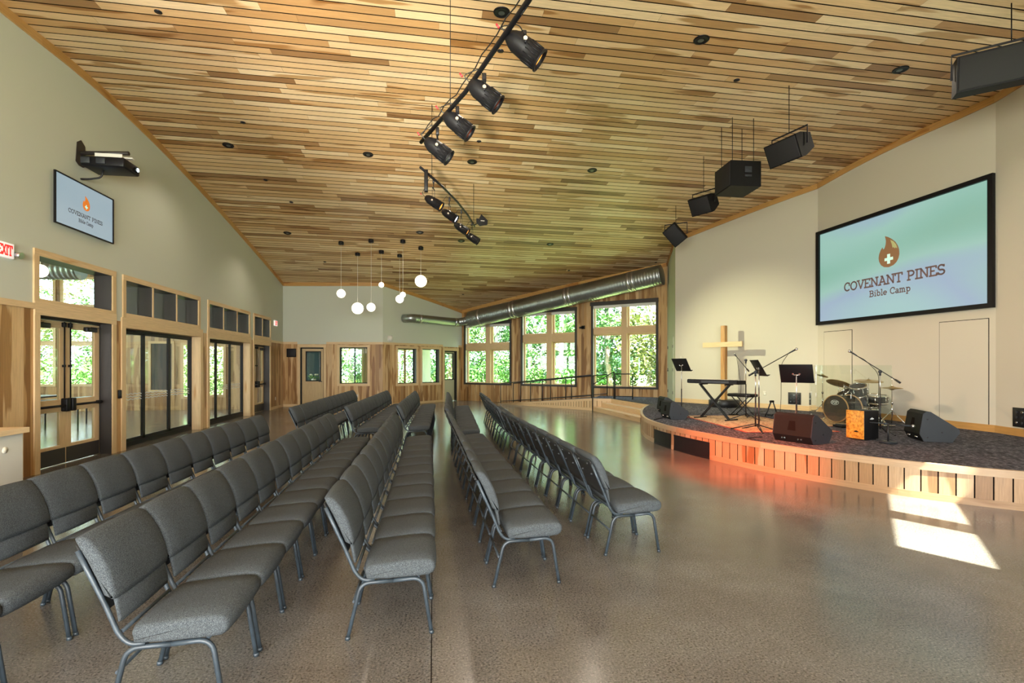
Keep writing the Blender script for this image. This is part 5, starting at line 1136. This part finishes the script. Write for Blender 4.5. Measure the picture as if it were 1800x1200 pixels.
# ------------------------------------------------------------------ foyer and office contents seen through the glass
spiral('spiral_duct', 'dark round air duct in the foyer seen through the nearest transom window', [(-13.5, 13.6, 3.9), (-8.2, 13.45, 3.9)], .24, collars=(.5,))
for (x, y, lab) in ((-7.2, 10.7, 'white globe pendant in the foyer behind the nearest transom'), (-10.2, 13.2, 'white globe pendant deeper in the foyer behind the glass')):
    t = thing('globe_pendant', lab, 'pendant light', (x, y, 3.40)); mb = MB(); mb.sphere((0, 0, 0), .12, 0, 20, 12); mb.build('globe', MT['lampglass'], t); mb = MB(); mb.cyl((0, 0, .11), (0, 0, 1.55), .005, n=6); mb.build('cord', MT['white'], t)
for i, (x, y, lab) in enumerate(((-11.6, 16.8, 'long dark table in the foyer behind the near double doors'), (-9.6, 15.8, 'dark foyer table farther back behind the glass'), (-13.4, 17.5, 'dark foyer table by the outer foyer windows'))):
    t = thing('foyer_table', lab, 'table', (x, y, 0)); mb = MB(); mb.bbox(-.45, .45, -.9, .9, .71, .75, .01); mb.build('tabletop', MT['bronze'], t)
    for sx in (-.38, .38):
        for sy in (-.8, .8):
            mb = MB(); mb.cyl((sx, sy, 0), (sx, sy, .71), .02, n=8); mb.build('leg', MT['blackm'], t)
p = W1.w(1.05, 0, .5); t = thing('flower_pot', 'pot of cream flowers behind the office door glass', 'potted plant', (p.x, p.y, 1.0))
mb = MB(); mb.lathe([(.05, -1.0), (.05, -.02), (.08, 0), (.10, .10), (.0001, .10)], n=14); mb.build('pot', MT['white'], t)
mb = MB()
for k in range(60):
    a = random.uniform(0, 6.28); r = random.uniform(.05, .22); h = random.uniform(.08, .24); c = Vector((r*math.cos(a), r*math.sin(a), h)); d = Vector((random.uniform(-1, 1), random.uniform(-1, 1), random.uniform(0, 1))).normalized()*.05; e = d.cross(UP).normalized()*.02
    mb.quad(c-d, c+e, c+d, c-e)
mb.build('leaves', MT['green'], t)
for k in range(5):
    mb = MB(); mb.sphere((math.cos(k*1.4)*.15, math.sin(k*1.4)*.12, .27), .035, 0, 10, 6); mb.build('flower', MT['petal'], t)
# ------------------------------------------------------------------ trees outside
rt = random.Random(21)
def leaf_mesh(n, rx, rz, z0, dens, size, mat):
    mb = MB(); cl = []
    for k in range(dens):
        a = rt.uniform(0, 6.28); r = rx*math.sqrt(rt.random()); z = z0+rt.random()*rz; f = 1-.5*abs((z-z0)/rz-.35); cl.append(Vector((r*f*math.cos(a), r*f*math.sin(a), z)))
    for k in range(n):
        c = rt.choice(cl)+Vector((rt.gauss(0, .30), rt.gauss(0, .30), rt.gauss(0, .20)))
        d = Vector((rt.uniform(-1, 1), rt.uniform(-1, 1), rt.uniform(-.7, .7))).normalized()*size*rt.uniform(.6, 1.3); e = d.cross(Vector((rt.uniform(-1, 1), rt.uniform(-1, 1), rt.uniform(-1, 1)))).normalized()*size*.55
        mb.quad(c-d, c+e, c+d, c-e, 0)
    return mb
def trunk_mesh(h, r, lean):
    mb = MB(); pts = [Vector((lean*math.sin(i*.9)*.3, lean*math.cos(i*1.3)*.25, h*i/8)) for i in range(9)]; mb.tube(pts, [r*(1-.08*i) for i in range(9)], 8)
    for k in range(5):
        z = h*(.25+.12*k); a = rt.uniform(0, 6.28); mb.tube([Vector((0, 0, z)), Vector((math.cos(a)*.9, math.sin(a)*.9, z+.5)), Vector((math.cos(a)*1.7, math.sin(a)*1.7, z+1.3))], [.05, .035, .015], 5)
    return mb
PR = []
for i, (n, rx, rz_, z0, dens, size, lm, bm_, h, r) in enumerate(((2600, 2.0, 7.5, .9, 36, .11, 'leaf1', 'bark', 9.5, .13), (2400, 1.9, 8.0, 1.6, 30, .12, 'leaf2', 'bark2', 10, .17), (2000, 1.7, 6.0, .3, 26, .10, 'leaf3', 'bark', 8.0, .11), (1900, 1.6, 3.0, .0, 22, .10, 'leaf1', 'bark2', 3.2, .06))):
    t = thing('tree', 'x', 'tree', (0, 0, -.25)); trunk_mesh(h, r, .5).build('trunk', MT[bm_], t); leaf_mesh(n, rx, rz_, z0, dens, size, lm).build('foliage', MT[lm], t); PR.append(t)
KIND = ['leafy bright green tree with pale trunk', 'tall dark green tree with brown trunk', 'slender yellow green tree with pale trunk', 'low bushy green shrub']
ZN = ['outside the big windows', 'outside the office windows', 'outside the foyer windows']
usedp = set()
def plant(k, p, zone, s=1):
    t = PR[k] if k not in usedp else copy_tree(PR[k]); usedp.add(k)
    t.location = (p[0], p[1], -.25); t.rotation_euler = (0, 0, rt.uniform(0, 6.28)); t.scale = (s, s, s); tag(t, f'{KIND[k]} {ZN[zone]}', 'tree', f'{KIND[k]}s {ZN[zone]}')
for i in range(34):
    t_ = -5+i*.62+rt.uniform(-.3, .3); d_ = [5.0, 8.0, 12.0, 7.0][i % 4]+rt.uniform(-.8, 1.2); p = WW.w(t_, 0, d_); plant([0, 3, 1, 2][rt.randrange(4)], p, 0, rt.uniform(.85, 1.15))
for i in range(12):
    p = W1.w(-4+i*1.0, 0, 9+rt.uniform(-1, 4)); plant([0, 3, 1, 2][i % 4], p, 1, rt.uniform(.8, 1.1))
for i in range(15):
    plant([3, 0, 2, 1][i % 4], (FX-3.5-rt.uniform(0, 4), 5+i*1.25, 0), 2, rt.uniform(.8, 1.1))
for i in range(16):
    plant([3, 0, 2][i % 3], (-22.5+i*1.05, 25.5+rt.uniform(0, 4), 0), 2, rt.uniform(.8, 1.1))
